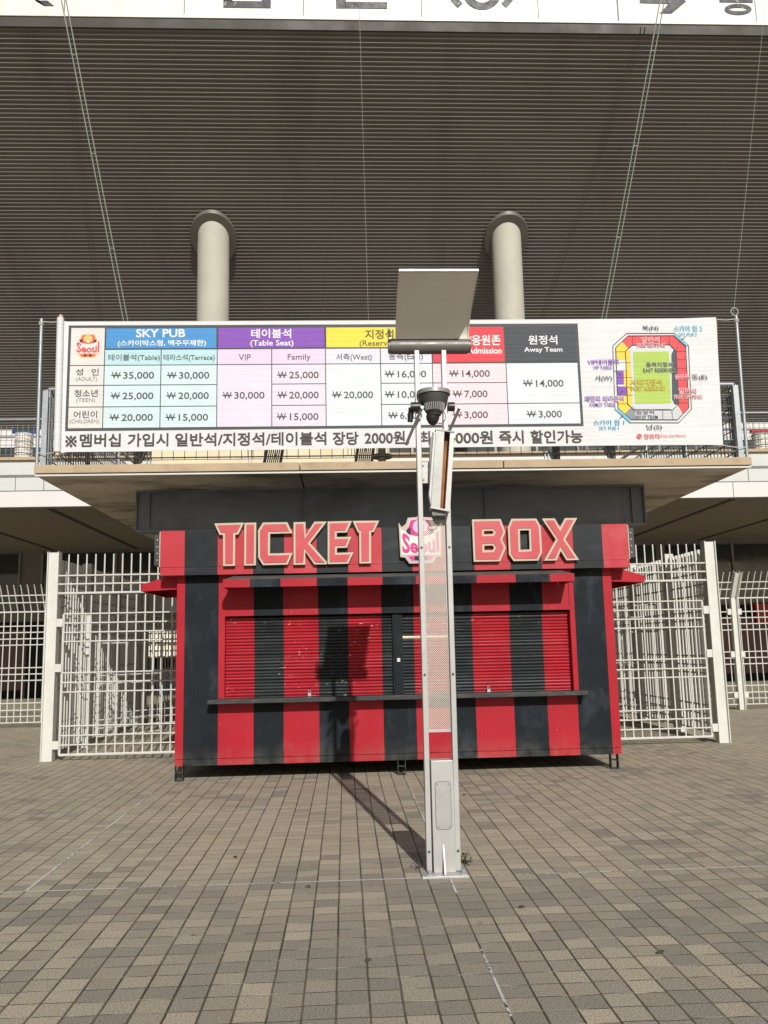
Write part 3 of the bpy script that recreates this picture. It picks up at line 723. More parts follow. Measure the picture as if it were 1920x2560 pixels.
for s, cf0, x0, cf1, x1 in (('멤버십', C1, 345, C1, 522), ('가입시', C1, 552, C1, 728), ('일반석/지정석/테이블석', C1, 757, C1, 1410), ('장당', C1, 1437, C1, 1549), ('2000원,', C1, 1575, C2, 108), ('최대', C2, 153, C2, 255), ('4000원', C2, 272, C2, 470), ('즉시', C2, 497, C2, 603), ('할인가능', C2, 633, C2, 858)):
    xa = cf0(x0, 0)[0]; xb = cf1(x1, 0)[0]; ym = 1101.0-(((xa+xb)/2)-230)*.0078
    hh = 16.5 if s != '2000원,' else 17.5
    T(s, lambda x, y: (x, y), xa, xb, ym-hh, ym+hh, BR, .02)
# seat map
MP = {}
def PG(rgb, pts, ly=L1, cf=C5): MP.setdefault(rgb, MB()).sheet([[bp(cf(*p)) for p in pts]], ly)
def LN(pts, wd=1.1, rgb=(70, 74, 82), ly=None, closed=True, cf=C5):
    P_ = [Vector(bp(cf(*p))) for p in pts]; k = len(P_)
    for i in range(k if closed else k-1):
        p, q = P_[i], P_[(i+1) % k]; d_ = (q-p).normalized(); n_ = Vector((-d_.y, d_.x))*wd*.0036; e_ = d_*wd*.003
        MP.setdefault(rgb, MB()).sheet([[tuple(p+n_-e_), tuple(q+n_+e_), tuple(q-n_+e_), tuple(p-n_-e_)]], (ly or L3)-.0004*(i % 2))
O1 = [(530, 172), (912, 170), (1023, 268), (1047, 775), (945, 884), (556, 884), (438, 778), (420, 270)]
O2 = [(540, 192), (905, 190), (1000, 278), (1025, 765), (935, 860), (562, 858), (462, 770), (443, 285)]
I1 = [(575, 265), (873, 262), (925, 315), (945, 735), (895, 782), (590, 782), (537, 735), (520, 315)]
PG((232, 234, 236), O2)
PG((236, 86, 92), [(495, 240), (540, 192), (905, 190), (1000, 278), (1025, 765), (978, 812), (938, 745), (925, 315), (873, 262), (575, 265), (545, 290)], L2)
PG((244, 214, 76), [(495, 240), (545, 290), (568, 345), (580, 722), (562, 765), (515, 812), (462, 770), (443, 285)], L2)
PG((232, 234, 236), [(446, 388), (520, 388), (522, 466), (507, 466), (508, 595), (450, 595)], L3)
PG((148, 150, 156), [(515, 812), (562, 858), (600, 858), (600, 782), (562, 765)], L2)
PG((208, 210, 214), [(600, 784), (890, 784), (937, 765), (976, 812), (935, 858), (600, 858)], L2)
PG((216, 218, 222), [(555, 293), (890, 290), (905, 745), (880, 775), (600, 775), (575, 750)], L3)
PG((180, 208, 96), [(582, 320), (866, 317), (883, 728), (597, 733)], L4)
PG((80, 84, 92), [(886, 340), (905, 300), (925, 318), (944, 735), (915, 738), (892, 700)], L4)
PG((142, 84, 190), [(448, 468), (506, 468), (508, 580), (450, 580)], L4); PG((142, 84, 190), [(455, 597), (527, 597), (529, 665), (457, 665)], L4)
PG((122, 196, 226), [(912, 172), (1022, 268), (1003, 272), (906, 188)], L4); PG((122, 196, 226), [(438, 780), (556, 884), (563, 862), (460, 772)], L4)
LN(O1, 1.1); LN(O2, 1.2, ly=L4-.001); LN(I1, 1.3, ly=L4-.0015)
for p, q in (((578, 192), (575, 262)), ((660, 192), (660, 262)), ((800, 191), (800, 262)), ((868, 191), (870, 262)), ((925, 315), (1003, 312)), ((930, 381), (1006, 381)), ((934, 450), (1010, 450)), ((938, 540), (1014, 540)), ((942, 620), (1018, 620)), ((945, 726), (1024, 726)), ((925, 315), (950, 232)), ((443, 318), (520, 318)), ((446, 406), (560, 406)), ((450, 524), (575, 524)), ((530, 600), (575, 600)), ((456, 664), (578, 664)), ((460, 733), (536, 733)), ((818, 784), (818, 856)), ((890, 784), (895, 856))):
    LN([p, q], .6, ly=L4-.002, closed=False)
for a_, b_ in (((1000, 195), (965, 228)), ((430, 468), (485, 507)), ((470, 662), (503, 627)), ((470, 855), (500, 824))):
    LN([a_, b_], .9, ly=L4-.0025, closed=False)
    d_ = (Vector(a_)-Vector(b_)).normalized(); n_ = Vector((-d_.y, d_.x))
    PG((70, 74, 82), [b_, tuple(Vector(b_)+d_*16+n_*8), tuple(Vector(b_)+d_*16-n_*8)], L4-.003)
CY, PU, PKR, YL, GD = (110, 190, 222), (160, 104, 200), (244, 128, 134), (228, 200, 84), (96, 100, 106)
L5, L6 = YBN-.017, YBN-.019
def TM(s, x0, x1, y0, y1, rgb, bold=.02, halo=None):
    bold = min(bold, .014)
    if halo is not None:
        T(s, C5, x0-2, x1+2, y0-2, y1+2, halo, bold+.03, L5)
    T(s, C5, x0, x1, y0, y1, rgb, bold, L6)
TM('북(N)', 655, 782, 110, 157, DK, .005); TM('남(S)', 687, 810, 898, 947, DK, .005); TM('서(W)', 277, 412, 507, 560, DK, .005); TM('동(E)', 1048, 1170, 500, 550, DK, .005)
TM('스카이 펍 2', 905, 1132, 110, 155, CY, .014); TM('SKY PUB 2', 945, 1090, 165, 192, CY, .014)
TM('스카이 펍 1', 265, 510, 858, 902, CY, .014); TM('SKY PUB 1', 310, 468, 910, 940, CY, .014)
TM('일반석', 645, 790, 203, 249, PKR, .02, WH); TM('FREE SEATING', 612, 835, 254, 282, PKR, .02, WH)
TM('VIP테이블석', 217, 463, 378, 422, PU, .014); TM('VIP TABLE', 263, 413, 430, 458, PU, .014)
TM('패밀리 테이블석', 195, 505, 670, 716, PU, .014, WH); TM('FAMILY TABLE', 237, 440, 725, 753, PU, .014, WH)
TM('동측지정석', 682, 893, 403, 442, (60, 62, 68), .015, (214, 224, 190)); TM('EAST RESERVED', 660, 915, 452, 485, (60, 62, 68), .02, (214, 224, 190))
TM('서측지정석', 557, 810, 540, 588, YL, .02, (120, 128, 70)); TM('WEST RESERVED', 557, 835, 598, 630, YL, .02, (120, 128, 70))
TM('응원존', 915, 1028, 500, 540, PKR, .02, WH); TM('일반석', 943, 1083, 610, 656, PKR, .02, WH); TM('FREE SEATING', 907, 1130, 664, 692, PKR, .02, WH)
TM('원정석', 605, 748, 773, 817, GD, .01, WH); TM('AWAY TEAM', 590, 777, 825, 854, GD, .02, WH)
RD = (232, 92, 92)
TM('현위치', 668, 785, 972, 1014, RD, .012); TM('(You are Here)', 792, 998, 975, 1005, RD, .0)
c_ = bp(C5(630, 993)); disc(RD, c_, .036, L3, 24, .028); disc(RD, c_, .020, L3, 20)
for rgb, m_ in MP.items(): m_.build('seat_map_area', ink(rgb), ban)

def crest(parent, cx, cz, sx, sz_, y, st, pal, thick=0, backmat=None):
    """club crest: striped shield, gold ball, white band with the city name"""
    mk, md = {}, st
    def pg(key, pts, ly): mk.setdefault(key, MB()).sheet([[(cx+p[0]*sx, cz+p[1]*sz_) for p in pts]], ly)
    sym = lambda L: L + [(-x, z) for x, z in L[::-1]]
    out = sym([(0, 1.04), (-.12, 1.04), (-.14, .98), (-.56, .96), (-.66, .70), (-.86, .56), (-1, .76), (-.95, -.72), (-.74, -.74), (-.54, -1.0), (0, -1.0)])
    if thick: b_ = MB(); b_.prism([[(cx+p[0]*sx*1.03, cz+p[1]*sz_*1.02) for p in out]], y, y+thick); root = b_.build('crest', backmat, parent); y -= .003
    else: root = parent
    up = sym([(0, .95), (-.50, .90), (-.60, .62), (-.74, .46), (-.74, .10), (0, .10)])
    pg('edge', up, y-md*.2)
    pg('stripe', [(x*.90, z*.96+.0) for x, z in up], y-md)
    for a in (-.66, .44): pg('black', [(a, .46), (a+.20, .56 if a < 0 else .46), (a+.20, .1), (a, .1)], y-md*1.6)
    ball = [(.36*math.cos(q), .58+.30*math.sin(q)) for q in [i*math.pi/9 for i in range(18)]]; pg('gold', ball, y-md*2.2)
    bl = [(.13*math.cos(q), .34+.12*math.sin(q)) for q in [i*math.pi/7 for i in range(14)]]; pg('band', bl, y-md*2.8)
    for dx, dz in ((0, 0), (-.08, .05), (.08, .05)): pg('black', [(dx+.03*math.cos(q), .34+dz+.03*math.sin(q)) for q in [i*math.pi/3 for i in range(6)]], y-md*3.4)
    pg('band', sym([(0, .12), (-.5, .22), (-.96, .52), (-.92, -.66), (0, -.62)]), y-md*1.9)
    pg('edge', sym([(0, -.66), (-.74, -.70), (-.52, -.95), (0, -.95)]), y-md*.5)
    pg('stripe', sym([(0, -.68), (-.62, -.71), (-.46, -.90), (0, -.90)]), y-md)
    for a in (-.30, .10): pg('black', [(a, -.70), (a+.2, -.70), (a+.2, -.90), (a, -.90)], y-md*1.6)
    nm = mk.setdefault('name', MB())
    vs, fs = text_polys('Seoul', .035)
    x0 = min(v[0] for v in vs); x1 = max(v[0] for v in vs); z0 = min(v[1] for v in vs); z1 = max(v[1] for v in vs)
    o_ = []
    for v in vs:
        u = (v[0]-x0)/(x1-x0)*2-1; t_ = (v[1]-z0)/(z1-z0)
        zt = .02+.40*u*u
        o_.append((cx+u*.88*sx, y-md*3, cz+(-.58+t_*(zt+.58))*sz_))
    nm.add(o_, fs)
    for k, m_ in mk.items(): m_.build({'edge': 'crest_edge', 'stripe': 'crest_stripe', 'black': 'crest_black', 'gold': 'crest_ball', 'band': 'crest_band', 'name': 'crest_name'}[k], pal[k], root)
c_ = bp(C4(318, 335))
crest(ban, c_[0], c_[1], .165, .165, L3, .0006, dict(edge=ink((240, 196, 110)), stripe=ink((232, 96, 88)), black=ink((60, 50, 48)), gold=ink((240, 206, 120)), band=ink((240, 232, 224)), name=ink((228, 84, 92))))
for rgb, m_ in TX.items(): m_.build('lettering', ink(rgb), ban)

# ------------------------------------------------------------------ ticket booth
BX0, BX1, BY, BYB = -1.957, 3.202, 10.2, 12.1
booth = empty('ticket_booth', ((BX0+BX1)/2, BY, 0), 'red and black striped ticket booth with closed roller shutters and a lettered sign', 'kiosk')
bs = [at(x, 1885, Y=BY).x for x in (457, 544, 633.7, 709.5, 799, 875, 961, 1044, 1130, 1194, 1290.5, 1375, 1451, 1533)]
edges = [BX0] + bs + [BX1]
zb0 = .17; zbt = 2.34
def striped(mb, x0, x1, fn):
    for i in range(len(edges)-1):
        a, b = max(edges[i], x0), min(edges[i+1], x1)
        if b-a > .001: mb.cur = i % 2; fn(a, b)
    mb.cur = 0
sx0, sx1 = at(562, 1640, Y=BY).x, at(1429, 1620, Y=BY).x          # shutter opening
szt = at(960, 1533, Y=BY).z; szb = at(960, 1742, Y=BY).z
mb = MB()
def wallslab(z0, z1, x0=BX0, x1=BX1, ya=BY, yb=BY+.05):
    def fn(a, b):
        # front, back, bottom, top only: strips butt end to end
        mb.add([(a, ya, z0), (b, ya, z0), (b, ya, z1), (a, ya, z1), (a, yb, z0), (b, yb, z0), (b, yb, z1), (a, yb, z1)],
               [(0, 1, 2, 3), (5, 4, 7, 6), (0, 4, 5, 1), (3, 2, 6, 7)])
    striped(mb, x0, x1, fn)
wallslab(zb0+.075, szb-.04); wallslab(szb-.04, szt, BX0, sx0); wallslab(szb-.04, szt, sx1, BX1); wallslab(szt, zbt)
wallslab(zb0, zb0+.070, ya=BY-.004)
mb.build('front_wall', [RED, BLK], booth, fixn=False)
mb = MB(); mb.box(BX0-.0, BX0+.04, BY+.051, BYB, zb0, zbt); mb.box(BX1-.04, BX1, BY+.051, BYB, zb0, zbt); mb.box(BX0+.04, BX1-.04, BYB-.04, BYB, zb0, zbt)
build_split(mb, 'side_wall', RED, booth); MB().box(BX0+.041, BX1-.041, BY+.06, BYB-.041, zb0, zb0+.05).build('floor', STEELD, booth)
# red window surround: posts left, right and lintel edge
mb = MB(); mb.box(at(548, 1600, Y=BY).x, sx0, BY-.012, BY+.10, szb-.03, 2.17); mb.box(sx1, at(1440, 1600, Y=BY).x, BY-.012, BY+.10, szb-.03, 2.17)
build_split(mb, 'window_post', RED, booth)
mb = MB()
def fn(a, b): mb.add([(a, BY-.012, szt), (b, BY-.012, szt), (b, BY-.012, szt+.045), (a, BY-.012, szt+.045), (a, BY+.10, szt), (b, BY+.10, szt), (b, BY-.001, szt+.045), (a, BY-.001, szt+.045)], [(0, 1, 2, 3), (0, 4, 5, 1), (3, 2, 6, 7)])
striped(mb, sx0, sx1, fn); mb.build('lintel', [RED, BLK], booth, fixn=False)
# shutters
mxa, mxb = at(983, 1640, Y=BY).x, at(1008, 1640, Y=BY).x
def shutter(x0, x1, glint=None):
    mb = MB(); ns = 26; hs = (szt-.015-szb)/ns; y = BY+.085
    prof = [(0, .012), (.12, .002), (.35, -.006), (.6, -.009), (.85, -.004), (.95, .010), (1., .012)]
    off = [random.uniform(-.002, .002) for _ in range(ns)]; tl = [random.choice((0, 0, 0, 1))*random.uniform(.004, .010)+random.uniform(-.003, .003) for _ in range(ns)]
    for i in range(ns):
        z = szb+i*hs
        def fn(a, b):
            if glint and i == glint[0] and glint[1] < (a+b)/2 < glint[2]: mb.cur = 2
            for (t0, d0), (t1, d1) in zip(prof, prof[1:]):
                k = random.uniform(-.0007, .0007)
                mb.add([(a, y+d0+off[i]+tl[i]*t0, z+t0*hs), (b, y+d0+off[i]+tl[i]*t0+k, z+t0*hs), (b, y+d1+off[i]+tl[i]*t1+k, z+t1*hs), (a, y+d1+off[i]+tl[i]*t1, z+t1*hs)], [(0, 1, 2, 3)])
        striped(mb, x0, x1, fn)
    o = mb.build('roller_shutter', [SHR, SHB, GLINT], booth, fixn=False, smooth=True)
    b2 = MB().box(x0, x1, y-.022, y+.01, szb-.005, szb+.024); b2.build('bottom_rail', COUNTER, o)
    return o
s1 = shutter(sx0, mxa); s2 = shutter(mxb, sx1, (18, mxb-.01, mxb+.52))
for px, py, sh in ((774, 1732, s1), (1221, 1722, s2)):
    p = at(px, py, Y=BY+.05)
    k = MB(); k.box(p.x-.018, p.x+.018, BY+.02, BY+.045, p.z-.035, p.z); k.tube([(p.x-.012, BY+.033, p.z), (p.x-.012, BY+.033, p.z+.02), (p.x, BY+.033, p.z+.032), (p.x+.012, BY+.033, p.z+.02), (p.x+.012, BY+.033, p.z)], .004, 6)
    k.build('padlock', GALV, sh)
mb = MB(); mb.box(mxa, mxb, BY+.03, BY+.12, szb-.03, szt); mb.box(mxa+.022, mxa+.05, BY+.02, BY+.03, szb-.03, szt-.01)
mu_ = mb.build('mullion', BLK, booth)
p = at(997, 1650, Y=BY); MB().box(p.x-.02, p.x+.018, BY+.012, BY+.019, p.z-.022, p.z+.022).build('lock_plate', BAND, mu_, bevel=.004)
MB().box(sx0, sx1, BY+.15, BY+.17, szb-.03, szt).build('shutter_backing', VOID, booth)
# counter
cz0, cz1 = .862, .912
mb = MB(); mb.box(at(518, 1750, Y=BY-.21).x, at(1471, 1735, Y=BY-.21).x, BY-.21, BY+.06, cz0, cz1)
mb.box(sx0, sx1, BY+.06, BY+.14, cz0, cz1)
mb.build('counter', COUNTER, booth, bevel=.004)
# front awning: sloping roof with a deep lip
ax0, ax1, ay = at(557, 1458, Y=BY-.42).x, at(1436, 1447, Y=BY-.42).x, BY-.42
az0, az1, azt = 2.160, 2.250, 2.335
mb = MB()
striped(mb, ax0, ax1, lambda a, b: mb.add([(a, ay, az0), (b, ay, az0), (b, ay, az1), (a, ay, az1), (a, ay+.02, az0), (b, ay+.02, az0), (b, ay+.02, az1-.01), (a, ay+.02, az1-.01)], [(0, 1, 2, 3), (0, 4, 5, 1), (5, 4, 7, 6)]))
aw = mb.build('awning', [RED, BLK], booth, fixn=False)
k_ = MB().add([(ax0, ay, az1), (ax1, ay, az1), (ax1-.12, BY, azt), (ax0+.12, BY, azt), (ax0, ay+.001, az1-.018), (ax1, ay+.001, az1-.018), (ax1-.12, BY, azt-.02), (ax0+.12, BY, azt-.02)], [(0, 1, 2, 3), (7, 6, 5, 4), (0, 3, 7, 4), (1, 5, 6, 2)])
k_.build('awning_roof', ROOFM, aw)
mb = MB()
for x, s_2 in ((ax0, 1), (ax1, -1)):
    mb.add([(x, ay, az0), (x, ay, az1), (x+s_2*.10, BY, azt-.02), (x+s_2*.0, BY, az0)], [(0, 1, 2, 3)])
mb.build('awning_cheek', RED, aw)
# side awnings
for s_2, xb in ((-1, BX0), (1, BX1)):
    x1_ = at(354, 1470, Y=BY+.1).x if s_2 < 0 else at(1610, 1447, Y=BY+.1).x
    x2_ = xb+s_2*.16
    zo0, zo1 = (2.165, 2.265); zr = 2.33
    mb = MB()
    for ya, yb in ((BY+.08, BY+.10), (BY+1.5, BY+1.52)):
        mb.prism([[(xb, 2.185), (x1_, zo0), (x1_, zo1-.02), (x2_, zr), (xb, zr)]], ya, yb)
    mb.box(x1_, x1_-s_2*.015, BY+.10, BY+1.5, zo0, zo1-.02)
    mb.add([(x1_, BY+.1, zo1-.02), (x2_, BY+.1, zr), (x2_, BY+1.5, zr), (x1_, BY+1.5, zo1-.02)], [(0, 1, 2, 3)])
    mb.add([(x2_, BY+.1, zr), (xb, BY+.1, zr), (xb, BY+1.5, zr), (x2_, BY+1.5, zr)], [(0, 1, 2, 3)])
    mb.build('side_awning', RED, booth)
# fascia sign box
FY = 10.05; fx0, fx1 = -2.126, 3.385; fz0, fz1 = 2.330, 2.850; fsm = at(960, 1410, Y=FY).z
fe = [at(x, 1425, Y=FY).x for x in (461, 544, 632.5, 710.6, 791.7, 871, 955, 1031.5, 1115, 1186.5, 1276, 1355.5, 1436, 1510)]
fedges = [fx0]+fe+[fx1]
mb = MB()
for i in range(len(fedges)-1):
    a, b = fedges[i], fedges[i+1]; mb.cur = i % 2
    mb.add([(a, FY, fsm+.004), (b, FY, fsm+.004), (b, FY, fz1), (a, FY, fz1), (a, FY+.10, fz1), (b, FY+.10, fz1)], [(0, 1, 2, 3), (3, 2, 5, 4)])
    mb.add([(a, FY-.006, fz0), (b, FY-.006, fz0), (b, FY-.006, fsm), (a, FY-.006, fsm), (a, FY+.25, fz0), (b, FY+.25, fz0), (b, FY, fsm), (a, FY, fsm)], [(0, 1, 2, 3), (0, 4, 5, 1), (3, 2, 6, 7)])
fas2 = mb.build('sign_board', [FREED, FBLK], booth, fixn=False)
MB().box(fx0+.01, fx1-.01, FY+.11, FY+.20, fsm-.02, fz1-.01).build('sign_frame', STEELD, fas2)
mb = MB(); mb.box(fx0-.012, fx0-.002, FY-.004, FY+.06, fsm+.01, fz1-.01); mb.box(fx1+.002, fx1+.012, FY-.004, FY+.06, fsm+.01, fz1-.01); build_split(mb, 'edge_trim', CREAM, fas2)
mb = MB(); mb.box(fx0-.115, fx0+.02, FY+.21, FY+1.0, fz0+.14, fz1-.02); mb.box(fx1-.02, fx1+.145, FY+.21, FY+1.0, fz0+.14, fz1-.02)
mb.box(BX0, BX1, FY+.26, BYB+.1, zbt, fz1-.06)
build_split(mb, 'roof_box', STEELD, booth)
mb = MB()
for x in (fx0-.080, fx1+.105):
    for k in range(4): mb.tube([(x, FY+.20, fz0+.20+k*.08), (x, FY+.212, fz0+.20+k*.08)], .009, 6)
build_split(mb, 'screw', GALV, booth)
# letters
def c8(x, y): p = at(380+x/2.676, 1260+y/2.676, Y=FY-.07); return (p.x, p.z)
def cb(x, y): p = at(960+x/3.072, 1260+y/3.072, Y=FY-.07); return (p.x, p.z)
LET = [
 (c8, [[(417, 130), (616, 124), (578, 203), (557, 204), (555, 413), (476, 415), (475, 206), (451, 206)]]),
 (c8, [[(618, 126), (697, 124), (695, 410), (616, 412)]]),
 (c8, [[(742, 124), (905, 121), (940, 195), (790, 199), (789, 331), (942, 327), (908, 405), (742, 409), (710, 358), (709, 178)]]),
 (c8, [[(947, 122), (1027, 120), (1027, 212), (1086, 118), (1170, 117), (1058, 262), (1169, 386), (1169, 403), (1086, 404), (1026, 318), (1026, 405), (947, 407)]]),
 (c8, [[(1175, 117), (1338, 113), (1303, 190), (1236, 192), (1236, 221), (1334, 219), (1305, 292), (1237, 294), (1237, 327), (1349, 323), (1313, 399), (1175, 402)]]),
 (c8, [[(1342, 113), (1520, 111), (1485, 187), (1466, 188), (1466, 396), (1388, 398), (1386, 190), (1378, 190)]]),
 (cb, [[(676, 119), (896, 115), (932, 215), (908, 272), (937, 335), (892, 440), (689, 443)], [(768, 207), (832, 205), (843, 217), (834, 230), (768, 232)], [(770, 320), (834, 318), (845, 335), (834, 354), (770, 356)]]),
 (cb, [[(978, 114), (1170, 112), (1203, 170), (1214, 372), (1186, 434), (995, 438), (960, 385), (951, 180)], [(1043, 203), (1114, 201), (1119, 349), (1048, 352)]]),
 (cb, [[(1213, 112), (1312, 110), (1352, 180), (1390, 108), (1484, 107), (1392, 272), (1498, 429), (1402, 432), (1358, 360), (1325, 433), (1229, 435), (1320, 272)]]),
]
for cf, loops in LET:
    lp = [[cf(*p) for p in l] for l in loops]
    o = MB().prism(lp, FY-.070, FY-.035).build('letter', CREAM, fas2)
    f_ = [inset(lp[0], .024)] + [inset(h, -.024) for h in lp[1:]]
    MB().prism(f_, FY-.078, FY-.0695).build('letter_face', SIGNRED, o)
    b_ = MB(); xs = [p[0] for p in lp[0]]; zs = [p[1] for p in lp[0]]; cxm = lp[0][len(lp[0])-2]
p0 = at(1051, 1350, Y=FY-.06)
crest(fas2, p0.x, p0.z, .245, .27, FY-.07, .0012, dict(edge=CRV, stripe=CRM, black=FBLK, gold=CRV, band=CRW, name=CRM), .03, CREAM)
# feet
def foot(x):
    f_ = MB()
    for s_2 in (0, 1):
        xa = x+s_2*.085; f_.box(xa, xa+.008, BY+.01, BY+.09, 0, zb0-.001)
    f_.box(x+.008, x+.085, BY+.01, BY+.09, .095, .103); f_.box(x+.008, x+.085, BY+.01, BY+.09, 0, .006)
    f_.build('foot', COUNTER, booth)
foot(BX0+.0); foot(at(995, 1935, Y=BY).x); foot(BX1-.13)
mb = MB()
for x in (BX0, .6, BX1-.1): mb.box(x, x+.09, BYB-.12, BYB-.03, 0, zb0-.001)
mb.build('foot', COUNTER, booth)

# ------------------------------------------------------------------ white gates and fences
YG = 12.37
def gate(label, px_posts, sgn, x_end, rows_up, rows_leaf, cf, ztop_px):
    xa = at(*px_posts[0], Y=YG).x; xb = at(*px_posts[1], Y=YG).x
    e = empty('fence_gate', (xa, YG, 0), label, 'gate', 'white gates either side of the booth')
    zt = at(*px_posts[0], Y=YG).z
    pm = MB(); pm.box(xa+.012, xb-.012, YG-.01, YG+.004, 0, zt-.01); pm.box(xa, xa+.012, YG-.045, YG+.10, 0, zt); pm.box(xb-.012, xb, YG-.045, YG+.10, 0, zt)
    pm.box(xa+.012, xb-.012, YG+.08, YG+.09, 0, zt-.01)
    pm.build('post', WHITE, e)
    x0 = xb+.0 if sgn > 0 else xa-.0
    zz = [at(*cf(p), Y=YG).z for p in rows_up]; zl = [at(*cf(p), Y=YG).z for p in rows_leaf]
    zt2 = at(*ztop_px, Y=YG).z
    n_ = int(abs(x_end-x0)/.1255)
    up = MB(); lf = MB()
    for i in range(n_):
        x = x0+sgn*(.13+i*.1255)
        up.tube([(x, YG, zz[-1]+.0), (x, YG, zt2)], .0105, 6)
    for z in zz: up.tube([(x0, YG-.012, z), (x_end, YG-.012, z)], .0115 if z != zz[-1] else .016, 6)
    up.build('upper_panel', WHITE, e)
    xl = x0+sgn*.085
    for i in range(n_+1):
        x = xl+sgn*i*.1255
        if (x-x_end)*sgn > 0: break
        lf.tube([(x, YG, zl[-1]), (x, YG, zl[0] if i == 0 else zz[-1]-.03)], .0108 if i else .018, 6)
    for z in zl: lf.tube([(xl, YG-.014, z), (x_end, YG-.014, z)], .0100 if z != zl[-1] else .018, 6)
    lf.build('gate_leaf', WHITE, e)
    for py in (750, 1140, 1805):
        z = at(150, 1340+py/3.456, Y=YG).z
        MB().box(min(x0, x0+sgn*.085), max(x0, x0+sgn*.085), YG-.035, YG-.015, z-.055, z+.055).build('hinge', WHITE, e)
    return e
c6 = lambda y: (300, 1340+y/3.456)
c7 = lambda y: (1680, 1300+y/3.352)
gate('white barred gate between its tall post and the left side of the booth', ((121.5, 1380), (150, 1380)), 1, BX0+.3, (335, 408, 487), (665, 745, 825, 903, 1172, 1255, 1338, 1630, 1712, 1793, 1878), c6, (250, 1385))
gate('white barred gate between its tall post and the right side of the booth', ((1757, 1353), (1785, 1353)), -1, BX1-.3, (365, 437, 509), (680, 750, 825, 900, 1165, 1245, 1318, 1590, 1668, 1747, 1822), c7, (1650, 1361))
def side_fence(label, x, ys, sgn):
    e = empty('side_fence', (x, ys[0], 0), label, 'fence', 'white side fences running back to the stadium'); zt = 2.80
    for y in ys[1:]:
        MB().box(x-.07, x+.07, y-.075, y+.075, 0, zt+.06).build('post', WHITE, e, bevel=.004)
    for a, b in zip(ys, ys[1:]):
        mb = MB(); n_ = int((b-a-.2)/.125)
        for i in range(n_+1): y = a+.12+i*(b-a-.24)/n_; mb.box(x-.018, x+.018, y-.014, y+.014, .10, zt)
        for z in (.10, .22, .35, .48, .95, 1.07, 1.2, 1.62, 1.74, 1.86, 2.1, 2.26, 2.44, 2.58): mb.box(x-.010, x+.010, a+.09, b-.09, z, z+.022)
        mb.build('fence_panel', WHITE, e)
    # folded gate leaves leaning inside
    for k, y in enumerate(ys[1:-1]):
        mb = MB(); x1 = x+sgn*.95
        for i in range(8): xx = x+sgn*(.12+i*.115); mb.tube([(xx, y+.35+.12*i, .12), (xx, y+.35+.12*i, 2.05)], .012, 6)
        for z in (.12, .25, .38, .95, 1.08, 1.6, 1.85, 2.05): mb.tube([(x+sgn*.12, y+.35, z), (x+sgn*.925, y+.35+.84, z)], .012, 6)
        mb.build('open_leaf', WHITE, e)
side_fence('white side fence with posts running back from the left gate post', -4.10, [12.5, 14.0, 15.75, 17.4, 17.95], 1)
side_fence('white side fence with posts running back from the right gate post', 5.36, [12.5, 14.0, 15.75, 17.4, 17.95], -1)
YN = 17.75
def bent_fence(label, x0, x1, posts):
    e = empty('bent_top_fence', (x0, YN, 0), label, 'fence', 'white fences with tops bent towards the street')
    zr = [at(50, 1340+p/3.456, Y=YN).z for p in (780, 835, 890, 943, 1140, 1195, 1250, 1445, 1505, 1560, 1612)]
    zk = at(50, 1340+658/3.456, Y=YN).z; zt = at(50, 1340+425/3.456, Y=YN-.30).z
    mb = MB(); n_ = int((x1-x0)/.134)
    for i in range(n_):
        x = x0+.06+i*.134
        mb.tube([(x, YN, zr[-1]), (x, YN, zk), (x, YN-.26, zt-.05), (x, YN-.30, zt)], .0108, 6)
    for z in zr: mb.tube([(x0, YN-.012, z), (x1, YN-.012, z)], .0115, 6)
    mb.tube([(x0, YN-.012, zk), (x1, YN-.012, zk)], .016, 6)
    for k in (.35, .62): mb.tube([(x0, YN-.27*k-.01, zk+(zt-zk)*k), (x1, YN-.27*k-.01, zk+(zt-zk)*k)], .0115, 6)
    mb.build('fence_panel', WHITE, e)
    for x in posts:
        pm = MB()
        for dx, wd in ((-.066, .012), (.054, .012)):
            pm.bar((x+dx+wd/2, YN-.01, 0), (x+dx+wd/2, YN-.01, zk), wd, .13); pm.bar((x+dx+wd/2, YN-.01, zk), (x+dx+wd/2, YN-.31, zt), wd, .12)
        pm.bar((x, YN-.02, 0), (x, YN-.02, zk), .108, .012); pm.bar((x, YN-.02, zk+.001), (x, YN-.31, zt-.02), .108, .012)
        pm.build('post', WHITE, e)
        for z in (zr[0]+.0, zr[4]-.05, .3):
            for s_2 in (-1, 1): MB().box(x+s_2*.066, x+s_2*.15, YN-.05, YN-.03, z-.06, z+.06).build('hinge', WHITE, e)
bent_fence('white barred fence with its top bent forward, at the far left', -14, -4.25, [-8.3, -12.3])
bent_fence('white barred fence with its top bent forward and a bent post, at the far right', 5.5, 15, [8.12, 12.1])

